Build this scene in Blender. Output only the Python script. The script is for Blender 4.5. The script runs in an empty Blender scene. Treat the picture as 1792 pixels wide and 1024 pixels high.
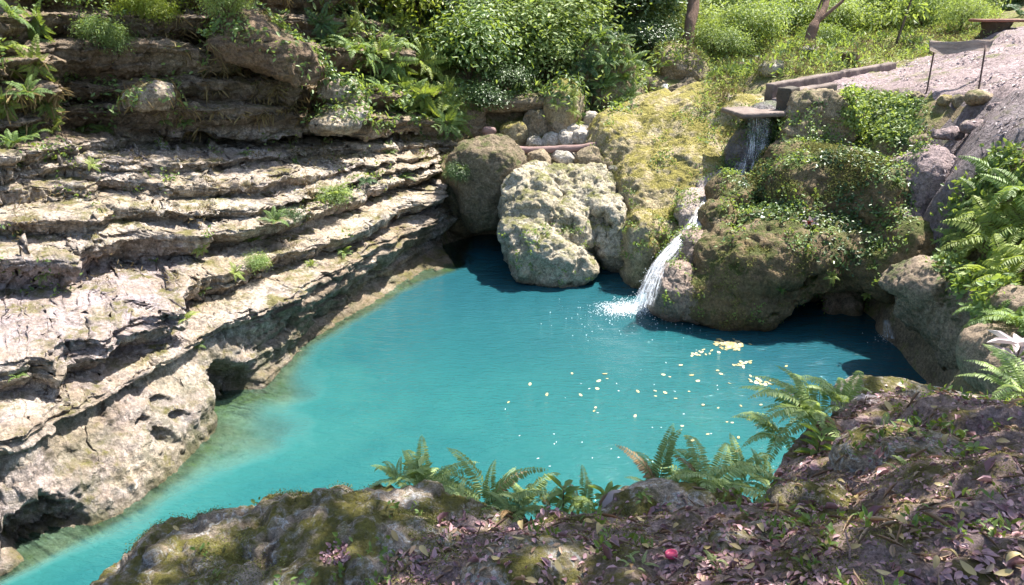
import bpy, math, random
import numpy as np
from mathutils import Vector, Matrix
from mathutils.bvhtree import BVHTree

rng = np.random.default_rng(11)
random.seed(11)
SC = bpy.context.scene
COL = SC.collection
R = math.radians
SUN_EL, SUN_AZ = R(61), R(52)        # azimuth from +Y (ahead) towards +X (right)

# ------------------------------------------------------------------ camera numbers (used to lay things out at real distances)
CAM = np.array([0.0, 0.0, 4.5])
PITCH = R(21.0)
FPX = 1304.0
FWD = np.array([0, math.cos(PITCH), -math.sin(PITCH)])
UP = np.array([0, math.sin(PITCH), math.cos(PITCH)])
RIGHT = np.array([1.0, 0, 0])


def ray(px, py):
    px = np.asarray(px, float); py = np.asarray(py, float)
    u = (px - 896) / FPX; v = (512 - py) / FPX
    return FWD + u[..., None] * RIGHT + v[..., None] * UP


def PT(px, py, t):
    return CAM + ray(px, py) * np.asarray(t, float)[..., None]


def PZ(px, py, z):
    d = ray(px, py)
    t = (np.asarray(z, float) - CAM[2]) / d[..., 2]
    return CAM + d * t[..., None]


def proj(P):
    Q = np.asarray(P) - CAM
    t = Q @ FWD
    ts = np.where(np.abs(t) < 1e-6, 1e-6, t)
    return 896 + FPX * (Q @ RIGHT) / ts, 512 - FPX * (Q @ UP) / ts, t


# ------------------------------------------------------------------ noise
_perm = np.random.default_rng(3).permutation(256)
_perm = np.concatenate([_perm, _perm, _perm])
_g = np.random.default_rng(4).normal(size=(256, 3))
_g /= np.linalg.norm(_g, axis=1)[:, None]


def perlin(P):
    P = np.asarray(P, float)
    i = np.floor(P).astype(np.int64); f = P - i
    i &= 255
    u = f * f * f * (f * (f * 6 - 15) + 10)
    out = np.zeros(len(P))
    for dx in (0, 1):
        wx = u[:, 0] if dx else 1 - u[:, 0]
        for dy in (0, 1):
            wy = u[:, 1] if dy else 1 - u[:, 1]
            for dz in (0, 1):
                wz = u[:, 2] if dz else 1 - u[:, 2]
                h = _perm[_perm[_perm[(i[:, 0] + dx) & 255] + ((i[:, 1] + dy) & 255)] + ((i[:, 2] + dz) & 255)]
                g = _g[h]
                out += wx * wy * wz * (g[:, 0] * (f[:, 0] - dx) + g[:, 1] * (f[:, 1] - dy) + g[:, 2] * (f[:, 2] - dz))
    return out * 1.6


def fbm(P, f=1.0, octv=4, seed=0.0, gain=0.5):
    P = np.asarray(P, float) * f + seed * 17.31
    a = 1.0; s = np.zeros(len(P))
    for _ in range(octv):
        s += a * perlin(P); P = P * 2.03 + 5.7; a *= gain
    return s


def ridged(P, f=1.0, octv=4, seed=0.0):
    P = np.asarray(P, float) * f + seed * 9.17
    a = 1.0; s = np.zeros(len(P))
    for _ in range(octv):
        s += a * (1 - 2 * np.abs(perlin(P))); P = P * 2.1 + 3.3; a *= 0.5
    return s / 1.9


def worley(P, f=1.0, seed=0.0):
    P = np.asarray(P, float) * f + seed * 7.7
    i = np.floor(P).astype(np.int64); fr = P - i
    best = np.full(len(P), 9.0); cid = np.zeros(len(P), np.int64)
    for dx in (-1, 0, 1):
        for dy in (-1, 0, 1):
            for dz in (-1, 0, 1):
                h = _perm[_perm[_perm[(i[:, 0] + dx) & 255] + ((i[:, 1] + dy) & 255)] + ((i[:, 2] + dz) & 255)]
                o = np.stack([_perm[h] / 256.0, _perm[h + 57] / 256.0, _perm[h + 131] / 256.0], 1)
                d = ((np.array([dx, dy, dz]) + o - fr) ** 2).sum(1)
                m = d < best
                best = np.where(m, d, best); cid = np.where(m, h, cid)
    return np.sqrt(best), cid / 256.0


def sstep(a, b, x):
    t = np.clip((x - a) / (b - a), 0, 1)
    return t * t * (3 - 2 * t)


# ------------------------------------------------------------------ mesh helpers
def vnormals(V, F):
    k = F.shape[1]
    a, b, c = V[F[:, 0]], V[F[:, 1]], V[F[:, 2]]
    n = np.cross(b - a, c - a) if k == 3 else np.cross(V[F[:, 2]] - a, V[F[:, 3]] - b)
    out = np.zeros_like(V)
    for j in range(k):
        np.add.at(out, F[:, j], n)
    l = np.linalg.norm(out, axis=1); l[l < 1e-12] = 1
    return out / l[:, None]


def link(name, me, mat=None, parent=None, loc=None):
    o = bpy.data.objects.new(name, me)
    COL.objects.link(o)
    if mat is not None and not me.materials:
        me.materials.append(mat)
    if parent is not None:
        o.parent = parent
    if loc is not None:
        o.location = loc
    return o


def mesh_np(name, V, F, smooth=True, attrs=None):
    V = np.ascontiguousarray(V, np.float32); F = np.ascontiguousarray(F, np.int32)
    me = bpy.data.meshes.new(name)
    me.vertices.add(len(V)); me.vertices.foreach_set('co', V.ravel())
    me.loops.add(F.size); me.loops.foreach_set('vertex_index', F.ravel())
    me.polygons.add(len(F)); me.polygons.foreach_set('loop_start', np.arange(0, F.size, F.shape[1], dtype=np.int32))
    me.polygons.foreach_set('use_smooth', np.full(len(F), smooth))
    for k, a in (attrs or {}).items():
        at = me.attributes.new(k, 'FLOAT', 'POINT')
        at.data.foreach_set('value', np.ascontiguousarray(a, np.float32))
    me.update(calc_edges=True)
    return me


def obj_np(name, V, F, mat, parent=None, smooth=True, attrs=None, origin=None):
    V = np.asarray(V, float)
    if origin is None:
        origin = np.zeros(3) if parent is not None else np.array([*(0.5 * (V.min(0) + V.max(0)))[:2], V[:, 2].min()])
    o = link(name, mesh_np(name, V - origin, F, smooth, attrs), mat, parent, origin)
    return o


def thing(o, label, cat, group=None):
    o['label'] = label; o['category'] = cat
    if group: o['group'] = group
    return o


def kind(o, k):
    o['kind'] = k
    return o


def empty(name, loc, label, cat, group=None, rz=0.0):
    o = bpy.data.objects.new(name, None); COL.objects.link(o)
    o.location = loc; o.rotation_euler = (0, 0, rz); o.empty_display_size = 0.1
    return thing(o, label, cat, group)


def join(parts):
    Vs, Fs, Ts, n = [], [], [], 0
    for p in parts:
        Vs.append(p[0]); Fs.append(p[1] + n); n += len(p[0])
        if len(p) > 2: Ts.append(p[2])
    return (np.concatenate(Vs), np.concatenate(Fs)) + ((np.concatenate(Ts),) if Ts else ())


def grid_faces(nr, nc):
    i = np.arange(nr - 1)[:, None] * nc + np.arange(nc - 1)[None, :]
    return np.stack([i, i + 1, i + nc + 1, i + nc], -1).reshape(-1, 4)


def tube(pts, rad, sides=8, cap=True):
    pts = np.asarray(pts, float); n = len(pts); rad = np.broadcast_to(np.asarray(rad, float), (n,))
    tg = np.gradient(pts, axis=0); tg /= np.linalg.norm(tg, axis=1)[:, None] + 1e-9
    ref = np.array([0.0, 0, 1]) if abs(tg[:, 2]).mean() < 0.85 else np.array([1.0, 0, 0])
    s = np.cross(tg, ref); s /= np.linalg.norm(s, axis=1)[:, None] + 1e-9
    b = np.cross(s, tg)
    a = np.linspace(0, 2 * np.pi, sides, endpoint=False)
    V = pts[:, None, :] + rad[:, None, None] * (np.cos(a)[None, :, None] * s[:, None, :] + np.sin(a)[None, :, None] * b[:, None, :])
    V = V.reshape(-1, 3)
    F = []
    for i in range(n - 1):
        for j in range(sides):
            k = (j + 1) % sides
            F.append((i * sides + j, i * sides + k, (i + 1) * sides + k, (i + 1) * sides + j))
    if cap:
        c0, c1 = len(V), len(V) + 1
        V = np.concatenate([V, pts[:1], pts[-1:]])
        for j in range(0, sides, 2):
            F.append((c0, (j + 2) % sides, (j + 1) % sides, j))
            e = (n - 1) * sides
            F.append((c1, e + j, e + (j + 1) % sides, e + (j + 2) % sides))
    return V, np.array(F)


def box(c, size, rot=None, bev=0.0):
    """A bevelled box as arrays of quads (subdivided later by displacement if wanted)."""
    n = 6
    ax = np.linspace(-1, 1, n)
    Vs, Fs, k = [], [], 0
    for d in range(3):
        for sg in (-1, 1):
            a, b = np.meshgrid(ax, ax, indexing='ij')
            P = np.zeros((n * n, 3)); P[:, d] = sg; P[:, (d + 1) % 3] = a.ravel(); P[:, (d + 2) % 3] = b.ravel()
            f = grid_faces(n, n)
            if sg > 0: f = f[:, ::-1]
            Vs.append(P); Fs.append(f + k); k += n * n
    V = np.concatenate(Vs); F = np.concatenate(Fs)[:, ::-1]
    h = np.asarray(size, float) / 2
    V = V * h
    if bev > 0:
        inn = np.clip(V, -(h - bev), h - bev)
        d = V - inn; l = np.linalg.norm(d, axis=1)
        V = np.where(l[:, None] > 1e-9, inn + d / np.maximum(l, 1e-9)[:, None] * bev, V)
    if rot is not None:
        V = V @ np.array(rot).T
    return V + np.asarray(c, float), F


def rotz(a):
    c, s = math.cos(a), math.sin(a)
    return np.array([[c, -s, 0], [s, c, 0], [0, 0, 1.0]])


# ------------------------------------------------------------------ solid rocks: signed-distance blobs turned into a surface
def surface_nets(S, org, h):
    ins = S < 0
    nx, ny, nz = S.shape
    cs = [(a, b, c) for a in (0, 1) for b in (0, 1) for c in (0, 1)]
    cnt = sum(ins[a:nx - 1 + a, b:ny - 1 + b, c:nz - 1 + c].astype(np.int8) for a, b, c in cs)
    act = (cnt > 0) & (cnt < 8)
    idx = np.argwhere(act)
    ids = np.full(act.shape, -1, np.int64); ids[act] = np.arange(len(idx))
    acc = np.zeros((len(idx), 3)); num = np.zeros(len(idx))
    for A in cs:
        for d in range(3):
            if A[d]: continue
            B = list(A); B[d] = 1
            sa = S[idx[:, 0] + A[0], idx[:, 1] + A[1], idx[:, 2] + A[2]]
            sb = S[idx[:, 0] + B[0], idx[:, 1] + B[1], idx[:, 2] + B[2]]
            m = (sa < 0) != (sb < 0)
            t = np.where(m, sa / np.where(np.abs(sa - sb) < 1e-12, 1, sa - sb), 0)
            p = np.tile(np.array(A, float), (len(idx), 1)); p[:, d] = t
            acc[m] += p[m]; num[m] += 1
    V = org + h * (idx + acc / np.maximum(num, 1)[:, None])
    Fs = []
    for d in range(3):
        e, f = (d + 1) % 3, (d + 2) % 3
        sl0 = [slice(None)] * 3; sl1 = [slice(None)] * 3
        sl0[d] = slice(0, -1); sl1[d] = slice(1, None)
        for q in (e, f):
            sl0[q] = slice(1, -1); sl1[q] = slice(1, -1)
        a, b = ins[tuple(sl0)], ins[tuple(sl1)]
        for flip in (False, True):
            m = (a & ~b) if not flip else (~a & b)
            c = np.argwhere(m)
            if not len(c): continue
            c[:, e] += 1; c[:, f] += 1
            def at(de, df):
                k = c.copy(); k[:, e] += de; k[:, f] += df
                return ids[k[:, 0], k[:, 1], k[:, 2]]
            q = np.stack([at(-1, -1), at(0, -1), at(0, 0), at(-1, 0)], 1)
            Fs.append(q[:, ::-1] if flip else q)
    F = np.concatenate(Fs)
    return V, F[(F >= 0).all(1)]


def sd_blob(P, b):
    c, r, n, M = b
    q = (P - c) @ M
    k = ((np.abs(q / r)) ** n).sum(-1) ** (1.0 / n)
    return (k - 1) * min(r) * 0.5 + (k - 1) * np.mean(r) * 0.5


def blob(px, py, t, rx, ry, rz, n=2.4, yaw=0.0, roll=0.0, pitch=0.0):
    """Centre seen at (px,py), t metres ahead; rx, rz in picture pixels there, ry in metres. roll tips it clockwise."""
    s = t / FPX
    M = np.array(Matrix.Rotation(R(yaw), 3, 'Z') @ Matrix.Rotation(R(roll), 3, 'Y') @ Matrix.Rotation(R(pitch), 3, 'X'))
    return (PT(px, py, t), np.array([rx * s, ry, rz * s]), n, M)


def wblob(c, r, n=2.4, yaw=0.0, roll=0.0, pitch=0.0):
    M = np.array(Matrix.Rotation(R(yaw), 3, 'Z') @ Matrix.Rotation(R(roll), 3, 'Y') @ Matrix.Rotation(R(pitch), 3, 'X'))
    return (np.array(c, float), np.array(r, float), n, M)


def solid(blobs, carves=(), h=0.04, k=0.08, zmin=None, facets=0, fseed=0):
    lo = np.min([b[0] - max(b[1]) * 1.15 for b in blobs], 0) - 3 * h
    hi = np.max([b[0] + max(b[1]) * 1.15 for b in blobs], 0) + 3 * h
    if zmin is not None: lo[2] = max(lo[2], zmin - 2 * h)
    n = np.ceil((hi - lo) / h).astype(int) + 1
    g = np.stack(np.meshgrid(*[lo[i] + h * np.arange(n[i]) for i in range(3)], indexing='ij'), -1)
    P = g.reshape(-1, 3)
    S = None
    for b in blobs:
        d = sd_blob(P, b)
        if S is None: S = d
        else:
            m = np.clip(0.5 + 0.5 * (S - d) / k, 0, 1)
            S = S * (1 - m) + d * m - k * m * (1 - m)
    if facets:
        r = np.random.default_rng(fseed + 5)
        c0 = np.mean([b[0] for b in blobs], 0)
        for _ in range(facets):
            u = r.normal(size=3); u[1] -= .35; u[2] += .2; u /= np.linalg.norm(u)
            sup = max((b[0] - c0) @ u + np.linalg.norm((b[3].T @ u) * b[1]) for b in blobs)
            d = (P - c0) @ u - sup * r.uniform(.76, .95)
            kk = .07 * sup
            m = np.clip(0.5 - 0.5 * (S - d) / kk, 0, 1)
            S = S * (1 - m) + d * m + kk * m * (1 - m)
    for b in carves:
        d = -sd_blob(P, b)
        m = np.clip(0.5 - 0.5 * (S - d) / (k * 0.6), 0, 1)
        S = S * (1 - m) + d * m + k * 0.6 * m * (1 - m)
    if zmin is not None:
        S = np.maximum(S, zmin - P[:, 2])
    return surface_nets(S.reshape(n), lo, h)


def cellid(P, f, seed):
    P = np.asarray(P, float) * f + seed * 7.7
    i = np.floor(P).astype(np.int64); fr = P - i
    best = np.full(len(P), 9.0); cid = np.zeros(len(P), np.int64)
    for dx in (-1, 0, 1):
        for dy in (-1, 0, 1):
            for dz in (-1, 0, 1):
                a, b, c = i[:, 0] + dx, i[:, 1] + dy, i[:, 2] + dz
                h = _perm[_perm[_perm[a & 255] + (b & 255)] + (c & 255)]
                o = np.stack([_perm[h] / 256.0, _perm[h + 57] / 256.0, _perm[h + 131] / 256.0], 1)
                d = ((np.array([dx, dy, dz]) + o - fr) ** 2).sum(1)
                m = d < best
                best = np.where(m, d, best); cid = np.where(m, (a * 2003 + b) * 2003 + c, cid)
    return cid


def broken(V, F, f, k, seed):
    """Flattens patches of the surface into broken faces that meet at edges."""
    W = V + .12 / f * np.stack([fbm(V, f * 2, 2, seed + 1), fbm(V, f * 2, 2, seed + 2), fbm(V, f * 2, 2, seed + 3)], 1)
    N = vnormals(V, F)
    u, inv = np.unique(cellid(W * [1, 1, 1.25], f, seed), return_inverse=True); inv = inv.reshape(-1)
    n = np.bincount(inv).astype(float)[:, None]
    c = np.stack([np.bincount(inv, V[:, j]) for j in range(3)], 1) / n
    a = np.stack([np.bincount(inv, N[:, j]) for j in range(3)], 1)
    a += np.random.default_rng(int(seed * 10) + 3).normal(0, .12, a.shape) * n
    a /= np.linalg.norm(a, axis=1)[:, None] + 1e-9
    d = ((V - c[inv]) * a[inv]).sum(1)
    d = np.clip(d, -.35 / f, .35 / f)
    return V - a[inv] * (k * d)[:, None]


def rough(V, F, amp=0.08, f=1.5, seed=0.0, strata=0.0, sf=6.0, pits=0.0, pf=7.0, fine=0.012, ff=14.0, chip=0.0, cf=2.2, post=0.0, qf=4.0):
    N = vnormals(V, F)
    d = amp * fbm(V, f, 4, seed) + 0.45 * amp * ridged(V, f * 2.2, 4, seed + 2)
    V = V + N * d[:, None]
    if chip:
        V = broken(V, F, cf, .62, seed)
        V = broken(V, F, cf * 2.7, .5, seed + 1)
    if post:
        N = vnormals(V, F)
        rg = ridged(V + .08 * np.stack([fbm(V, 2, 2, seed + 21), fbm(V, 2, 2, seed + 22), fbm(V, 2, 2, seed + 23)], 1), qf, 4, seed + 20)
        V = V + N * (post * (np.clip(rg, -.6, .45) * 1.1 + .5 * fbm(V, qf * 1.7, 4, seed + 24)))[:, None]
    if strata:
        zz = V[:, 2] * sf + 0.55 * fbm(V, 1.1, 3, seed + 5)
        q = zz - np.floor(zz)
        hash_ = np.sin(np.floor(zz) * 12.99 + seed) * 43758.5
        lev = hash_ - np.floor(hash_)
        prof = strata * ((lev - 0.5) * 1.2 - 1.0 * np.exp(-((q - 0.5) / 0.5 + 1) ** 2 * 18) + 0.3 * q)
        H = N.copy(); H[:, 2] = 0
        V = V + H * prof[:, None]
    if pits:
        w, _ = worley(V + 0.15 * np.stack([fbm(V, 3, 2, 1), fbm(V, 3, 2, 2), fbm(V, 3, 2, 3)], 1), pf, seed + 1)
        msk = sstep(-0.1, 0.35, fbm(V, 1.3, 2, seed + 8))
        V = V - N * (pits * np.exp(-(w / 0.32) ** 2) * msk)[:, None]
    N = vnormals(V, F)
    V = V + N * (fine * (0.7 * ridged(V, ff, 3, seed + 3) + 0.6 * fbm(V, ff * 2.1, 2, seed + 4)))[:, None]
    return V


SURF = []      # (V, F) of everything plants and leaves may lie on


def rock(name, label, blobs, mat, carves=(), h=0.04, k=0.08, zmin=None, cat='rock', group=None, surf=True, attrs=None, facets=0, **kw):
    V, F = solid(blobs, carves, h, k, zmin, facets, int(kw.get('seed', 0)))
    V = rough(V, F, **kw)
    if surf: SURF.append((V, F))
    o = obj_np(name, V, F, mat)
    return thing(o, label, cat, group)
# ------------------------------------------------------------------ materials
class NT:
    def __init__(s, name):
        s.m = bpy.data.materials.new(name); s.m.use_nodes = True
        s.t = s.m.node_tree; s.t.nodes.clear()
        s.out = s.t.nodes.new('ShaderNodeOutputMaterial')
    def n(s, typ, ins=None, **props):
        d = s.t.nodes.new('ShaderNode' + typ)
        for k, v in props.items(): setattr(d, k, v)
        for k, v in (ins or {}).items():
            i = d.inputs[k]
            if isinstance(v, bpy.types.NodeSocket): s.t.links.new(v, i)
            else: i.default_value = v
        return d
    def noise(s, vec, scale, detail=6, rough=0.6, dist=0.0):
        return s.n('TexNoise', {'Vector': vec, 'Scale': scale, 'Detail': detail, 'Roughness': rough, 'Distortion': dist}).outputs['Fac']
    def ramp(s, fac, *stops, interp='LINEAR'):
        d = s.n('ValToRGB', {'Fac': fac}); r = d.color_ramp; r.interpolation = interp
        while len(r.elements) < len(stops): r.elements.new(0.5)
        for e, (p, c) in zip(r.elements, stops):
            e.position = p; e.color = (c, c, c, 1) if not isinstance(c, (tuple, list)) else (*c, 1)
        return d.outputs['Color']
    def mix(s, fac, a, b, mode='MIX'):
        d = s.n('Mix', data_type='RGBA', blend_type=mode)
        for i, v in ((0, fac), (6, a), (7, b)):
            if isinstance(v, bpy.types.NodeSocket): s.t.links.new(v, d.inputs[i])
            elif i == 0: d.inputs[0].default_value = v
            else: d.inputs[i].default_value = (*v, 1)
        return d.outputs[2]
    def math(s, op, a, b=0.0, c=0.0, clamp=False):
        d = s.n('Math', operation=op, use_clamp=clamp)
        for i, v in enumerate((a, b, c)):
            if isinstance(v, bpy.types.NodeSocket): s.t.links.new(v, d.inputs[i])
            else: d.inputs[i].default_value = v
        return d.outputs[0]
    def done(s, shader):
        s.t.links.new(shader, s.out.inputs['Surface']); return s.m


def mat_rock(name, a, b, c, dark=(0.045, 0.038, 0.032), dark_amt=0.5, moss=(0.07, 0.085, 0.012), moss_amt=0.0, moss_lo=0.2,
             strat=0.5, bump=0.6, scale=1.0, wet=0.0, litter=None, litter_amt=0.0, grain=1.0, algae=0.0, tone=None, stain=None, veins=0.0, streak=0.0):
    s = NT(name)
    geo = s.n('NewGeometry'); tc = s.n('TexCoord').outputs['Object']
    pos = geo.outputs['Position']
    big = s.noise(pos, 0.9 * scale, 5, 0.6)
    med = s.noise(pos, 3.2 * scale, 8, 0.65)
    fin = s.noise(pos, 22 * scale, 8, 0.7)
    col = s.mix(s.ramp(big, (0.36, 0.0), (0.64, 1.0)), a, b)
    mp = s.n('Mapping', {'Vector': pos, 'Scale': (0.7, 0.7, 7.0)}).outputs['Vector']
    st = s.noise(mp, 1.6 * scale, 7, 0.65, 0.4)
    col = s.mix(s.math('MULTIPLY', s.ramp(st, (0.42, 0.0), (0.68, 1.0)), strat), col, c)
    if tone is not None:
        at = s.n('Attribute', attribute_name='tone').outputs['Fac']
        col = s.mix(s.math('MULTIPLY', at, s.ramp(med, (0.25, 0.35), (0.6, 1.0))), col, tone)
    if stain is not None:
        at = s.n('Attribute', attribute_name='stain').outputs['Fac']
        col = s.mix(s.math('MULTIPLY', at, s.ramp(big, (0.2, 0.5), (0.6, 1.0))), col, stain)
    if veins:
        vn = s.noise(pos, 4.5 * scale, 5, 0.55, 0.8)
        vv = s.ramp(s.math('ABSOLUTE', s.math('SUBTRACT', vn, 0.5)), (0.0, 1.0), (0.035, 0.0))
        col = s.mix(s.math('MULTIPLY', vv, veins), col, tuple(min(.6, 1.7 * x) for x in c))
    # grain
    g2 = s.noise(pos, 75 * scale, 4, 0.7)
    col = s.mix(0.5 * grain, col, s.ramp(g2, (0.32, 0.1), (0.68, 0.9)), 'OVERLAY')
    col = s.mix(0.55 * grain, col, s.ramp(fin, (0.34, 0.08), (0.66, 0.92)), 'OVERLAY')
    if streak:
        sv = s.noise(s.n('Mapping', {'Vector': pos, 'Scale': (5.0, 5.0, 0.9)}).outputs['Vector'], 1.5, 6, 0.7, 0.3)
        nzz = s.n('SeparateXYZ', {'Vector': geo.outputs['Normal']}).outputs['Z']
        sf = s.math('MULTIPLY', s.ramp(sv, (0.46, 0.0), (0.62, 1.0)), s.n('MapRange', {'Value': nzz, 'From Min': 0.85, 'From Max': 0.35, 'To Max': streak}).outputs[0])
        col = s.mix(sf, col, tuple(.42 * x for x in c))
    # black lichen and weathering blotches
    dk = s.math('MULTIPLY', s.ramp(s.noise(pos, 4.5 * scale, 9, 0.75, 0.6), (0.50, 0.0), (0.66, 1.0)), dark_amt)
    col = s.mix(dk, col, dark)
    if algae:
        gz = s.n('SeparateXYZ', {'Vector': pos}).outputs['Z']
        al = s.math('MULTIPLY', s.ramp(s.noise(pos, 2.5, 6, 0.65), (0.42, 0.0), (0.6, 1.0)), s.n('MapRange', {'Value': gz, 'From Min': 0.9, 'From Max': 0.0, 'To Min': 0.0, 'To Max': algae}).outputs[0])
        col = s.mix(al, col, (0.075, 0.09, 0.03))
        wt = s.n('MapRange', {'Value': s.math('ADD', gz, s.math('MULTIPLY', med, 0.12)), 'From Min': 0.2, 'From Max': 0.04, 'To Min': 0.0, 'To Max': 0.65}).outputs[0]
        col = s.mix(wt, col, (0.085, 0.07, 0.035))
        ub = s.n('MapRange', {'Value': gz, 'From Min': -0.04, 'From Max': -0.12, 'To Min': 0.0, 'To Max': 0.85}).outputs[0]
        col = s.mix(ub, col, s.mix(med, (0.24, 0.21, 0.13), (0.50, 0.46, 0.34)))
    nz = s.n('SeparateXYZ', {'Vector': geo.outputs['Normal']}).outputs['Z']
    if litter is not None:
        lf = s.math('MULTIPLY', s.ramp(s.noise(pos, 2.0, 7, 0.7), (0.45, 0.0), (0.58, 1.0)), s.n('MapRange', {'Value': nz, 'From Min': 0.55, 'From Max': 0.9, 'To Max': litter_amt}).outputs[0])
        col = s.mix(lf, col, litter)
    if moss_amt:
        mn = s.noise(pos, 2.3 * scale, 9, 0.72)
        mf = s.math('ADD', mn, s.math('MULTIPLY', nz, 0.18))
        mf = s.ramp(mf, (0.72 - 0.3 * moss_amt, 0.0), (0.84 - 0.3 * moss_amt, 1.0))
        mc = s.mix(s.ramp(s.noise(pos, 9, 6, 0.7), (0.35, 0.0), (0.65, 1.0)), moss, tuple(1.9 * x for x in moss))
        mc = s.mix(s.ramp(s.noise(pos, 60, 3, 0.7), (0.4, 0.0), (0.7, 0.6)), mc, tuple(0.35 * x for x in moss))
        mf = s.math('MULTIPLY', mf, s.n('MapRange', {'Value': nz, 'From Min': moss_lo - 0.5, 'From Max': moss_lo, 'To Max': 0.92}).outputs[0])
        col = s.mix(mf, col, mc)
    vor = s.n('TexVoronoi', {'Vector': pos, 'Scale': 9 * scale, 'Randomness': 1.0}, feature='F1').outputs['Distance']
    hgt = s.math('ADD', s.math('MULTIPLY', s.noise(pos, 11 * scale, 12, 0.72, 0.3), 0.8), s.math('MULTIPLY', fin, 0.35))
    hgt = s.math('ADD', hgt, s.math('MULTIPLY', s.ramp(vor, (0.0, 0.0), (0.35, 1.0)), 0.2))
    hgt = s.math('ADD', hgt, s.math('MULTIPLY', s.noise(s.n('Mapping', {'Vector': pos, 'Scale': (1.5, 1.5, 16)}).outputs['Vector'], 2.2, 6, 0.6), 0.35 * strat))
    bp = s.n('Bump', {'Height': hgt, 'Strength': bump, 'Distance': 0.11 / scale})
    bs = s.n('BsdfPrincipled', {'Base Color': col, 'Roughness': 0.88 - 0.55 * wet, 'Specular IOR Level': 0.25 + 0.3 * wet, 'Normal': bp.outputs['Normal']})
    return s.done(bs.outputs[0])


def mat_leaf(name, lo, hi, trans=0.35, rough_=0.45, spec=0.35, third=None):
    s = NT(name)
    at = s.n('Attribute', attribute_name='tint').outputs['Fac']
    oi = s.n('ObjectInfo').outputs['Random']
    f = s.math('ADD', s.math('MULTIPLY', at, 0.7), s.math('MULTIPLY', oi, 0.3))
    col = s.ramp(f, (0.05, lo), (0.75, hi), (1.0, third or hi))
    pos = s.n('NewGeometry').outputs['Position']
    col = s.mix(0.35, col, s.ramp(s.noise(pos, 2.0, 3), (0.3, 0.2), (0.7, 0.8)), 'OVERLAY')
    bs = s.n('BsdfPrincipled', {'Base Color': col, 'Roughness': rough_, 'Specular IOR Level': spec})
    tr = s.n('BsdfTranslucent', {'Color': s.mix(0.5, col, (0.45, 0.55, 0.02), 'MIX') if trans > 0.3 else col})
    return s.done(s.n('MixShader', {0: trans, 1: bs.outputs[0], 2: tr.outputs[0]}).outputs[0])


def mat_plain(name, a, b, scale=6.0, rough_=0.8, spec=0.3, bump=0.3, stretch=(1, 1, 1), metal=0.0, dark=0.0, bdist=0.02):
    s = NT(name)
    pos = s.n('TexCoord').outputs['Object']
    mp = s.n('Mapping', {'Vector': pos, 'Scale': stretch}).outputs['Vector']
    nz = s.noise(mp, scale, 8, 0.65)
    col = s.mix(s.ramp(nz, (0.35, 0.0), (0.65, 1.0)), a, b)
    if dark:
        col = s.mix(s.math('MULTIPLY', s.ramp(s.noise(pos, scale * 0.6, 8, 0.7), (0.5, 0.0), (0.65, 1.0)), dark), col, tuple(0.3 * x for x in a))
    bp = s.n('Bump', {'Height': s.noise(mp, scale * 3, 8, 0.7), 'Strength': bump, 'Distance': bdist})
    return s.done(s.n('BsdfPrincipled', {'Base Color': col, 'Roughness': rough_, 'Specular IOR Level': spec, 'Metallic': metal, 'Normal': bp.outputs[0]}).outputs[0])


M = {}
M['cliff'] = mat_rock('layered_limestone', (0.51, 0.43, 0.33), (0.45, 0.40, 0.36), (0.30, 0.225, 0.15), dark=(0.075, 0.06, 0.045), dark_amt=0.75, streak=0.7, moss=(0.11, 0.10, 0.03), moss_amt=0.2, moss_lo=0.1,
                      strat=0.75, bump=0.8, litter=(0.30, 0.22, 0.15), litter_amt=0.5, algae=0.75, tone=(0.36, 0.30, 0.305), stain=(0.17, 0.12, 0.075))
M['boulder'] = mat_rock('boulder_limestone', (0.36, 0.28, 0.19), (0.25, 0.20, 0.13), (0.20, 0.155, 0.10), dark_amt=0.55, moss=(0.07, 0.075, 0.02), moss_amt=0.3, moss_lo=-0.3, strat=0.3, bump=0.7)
M['grey_rock'] = mat_rock('pitted_grey_limestone', (0.52, 0.47, 0.38), (0.43, 0.37, 0.26), (0.34, 0.27, 0.15), dark=(0.07, 0.065, 0.05), dark_amt=0.6, moss=(0.13, 0.13, 0.04), moss_amt=0.35, moss_lo=-0.1, strat=0.3, bump=0.9, scale=1.2, algae=0.1)
M['mossy'] = mat_rock('yellow_mossy_rock', (0.46, 0.37, 0.21), (0.40, 0.34, 0.24), (0.34, 0.25, 0.12), dark_amt=0.4, moss=(0.19, 0.165, 0.035), moss_amt=0.55, moss_lo=0.0, strat=0.2, bump=0.9, scale=1.2, algae=0.6, streak=0.4)
M['tufa'] = mat_rock('brown_tufa_rock', (0.24, 0.165, 0.085), (0.19, 0.14, 0.08), (0.30, 0.23, 0.14), dark=(0.04, 0.035, 0.022), dark_amt=0.6, moss=(0.055, 0.07, 0.015), moss_amt=0.5, moss_lo=-0.2, strat=0.25, bump=0.9, scale=1.2, algae=0.3, litter=(0.33, 0.26, 0.2), litter_amt=0.45, streak=0.5)
M['tan_rock'] = mat_rock('tan_water_worn_rock', (0.34, 0.26, 0.19), (0.25, 0.19, 0.14), (0.18, 0.13, 0.09), dark=(0.05, 0.045, 0.03), dark_amt=0.6, moss=(0.05, 0.065, 0.02), moss_amt=0.3, moss_lo=-0.5, strat=0.15, bump=0.7, algae=0.4)
M['wet_rock'] = mat_rock('wet_dark_rock', (0.15, 0.13, 0.13), (0.10, 0.085, 0.08), (0.19, 0.16, 0.15), dark_amt=0.5, moss=(0.05, 0.065, 0.015), moss_amt=0.3, moss_lo=-0.2, strat=0.1, bump=0.7, wet=0.8)
M['wet_tan'] = mat_rock('wet_tan_rock', (0.30, 0.215, 0.165), (0.24, 0.175, 0.14), (0.20, 0.14, 0.10), dark_amt=0.45, strat=0.1, bump=0.7, wet=0.7)
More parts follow.
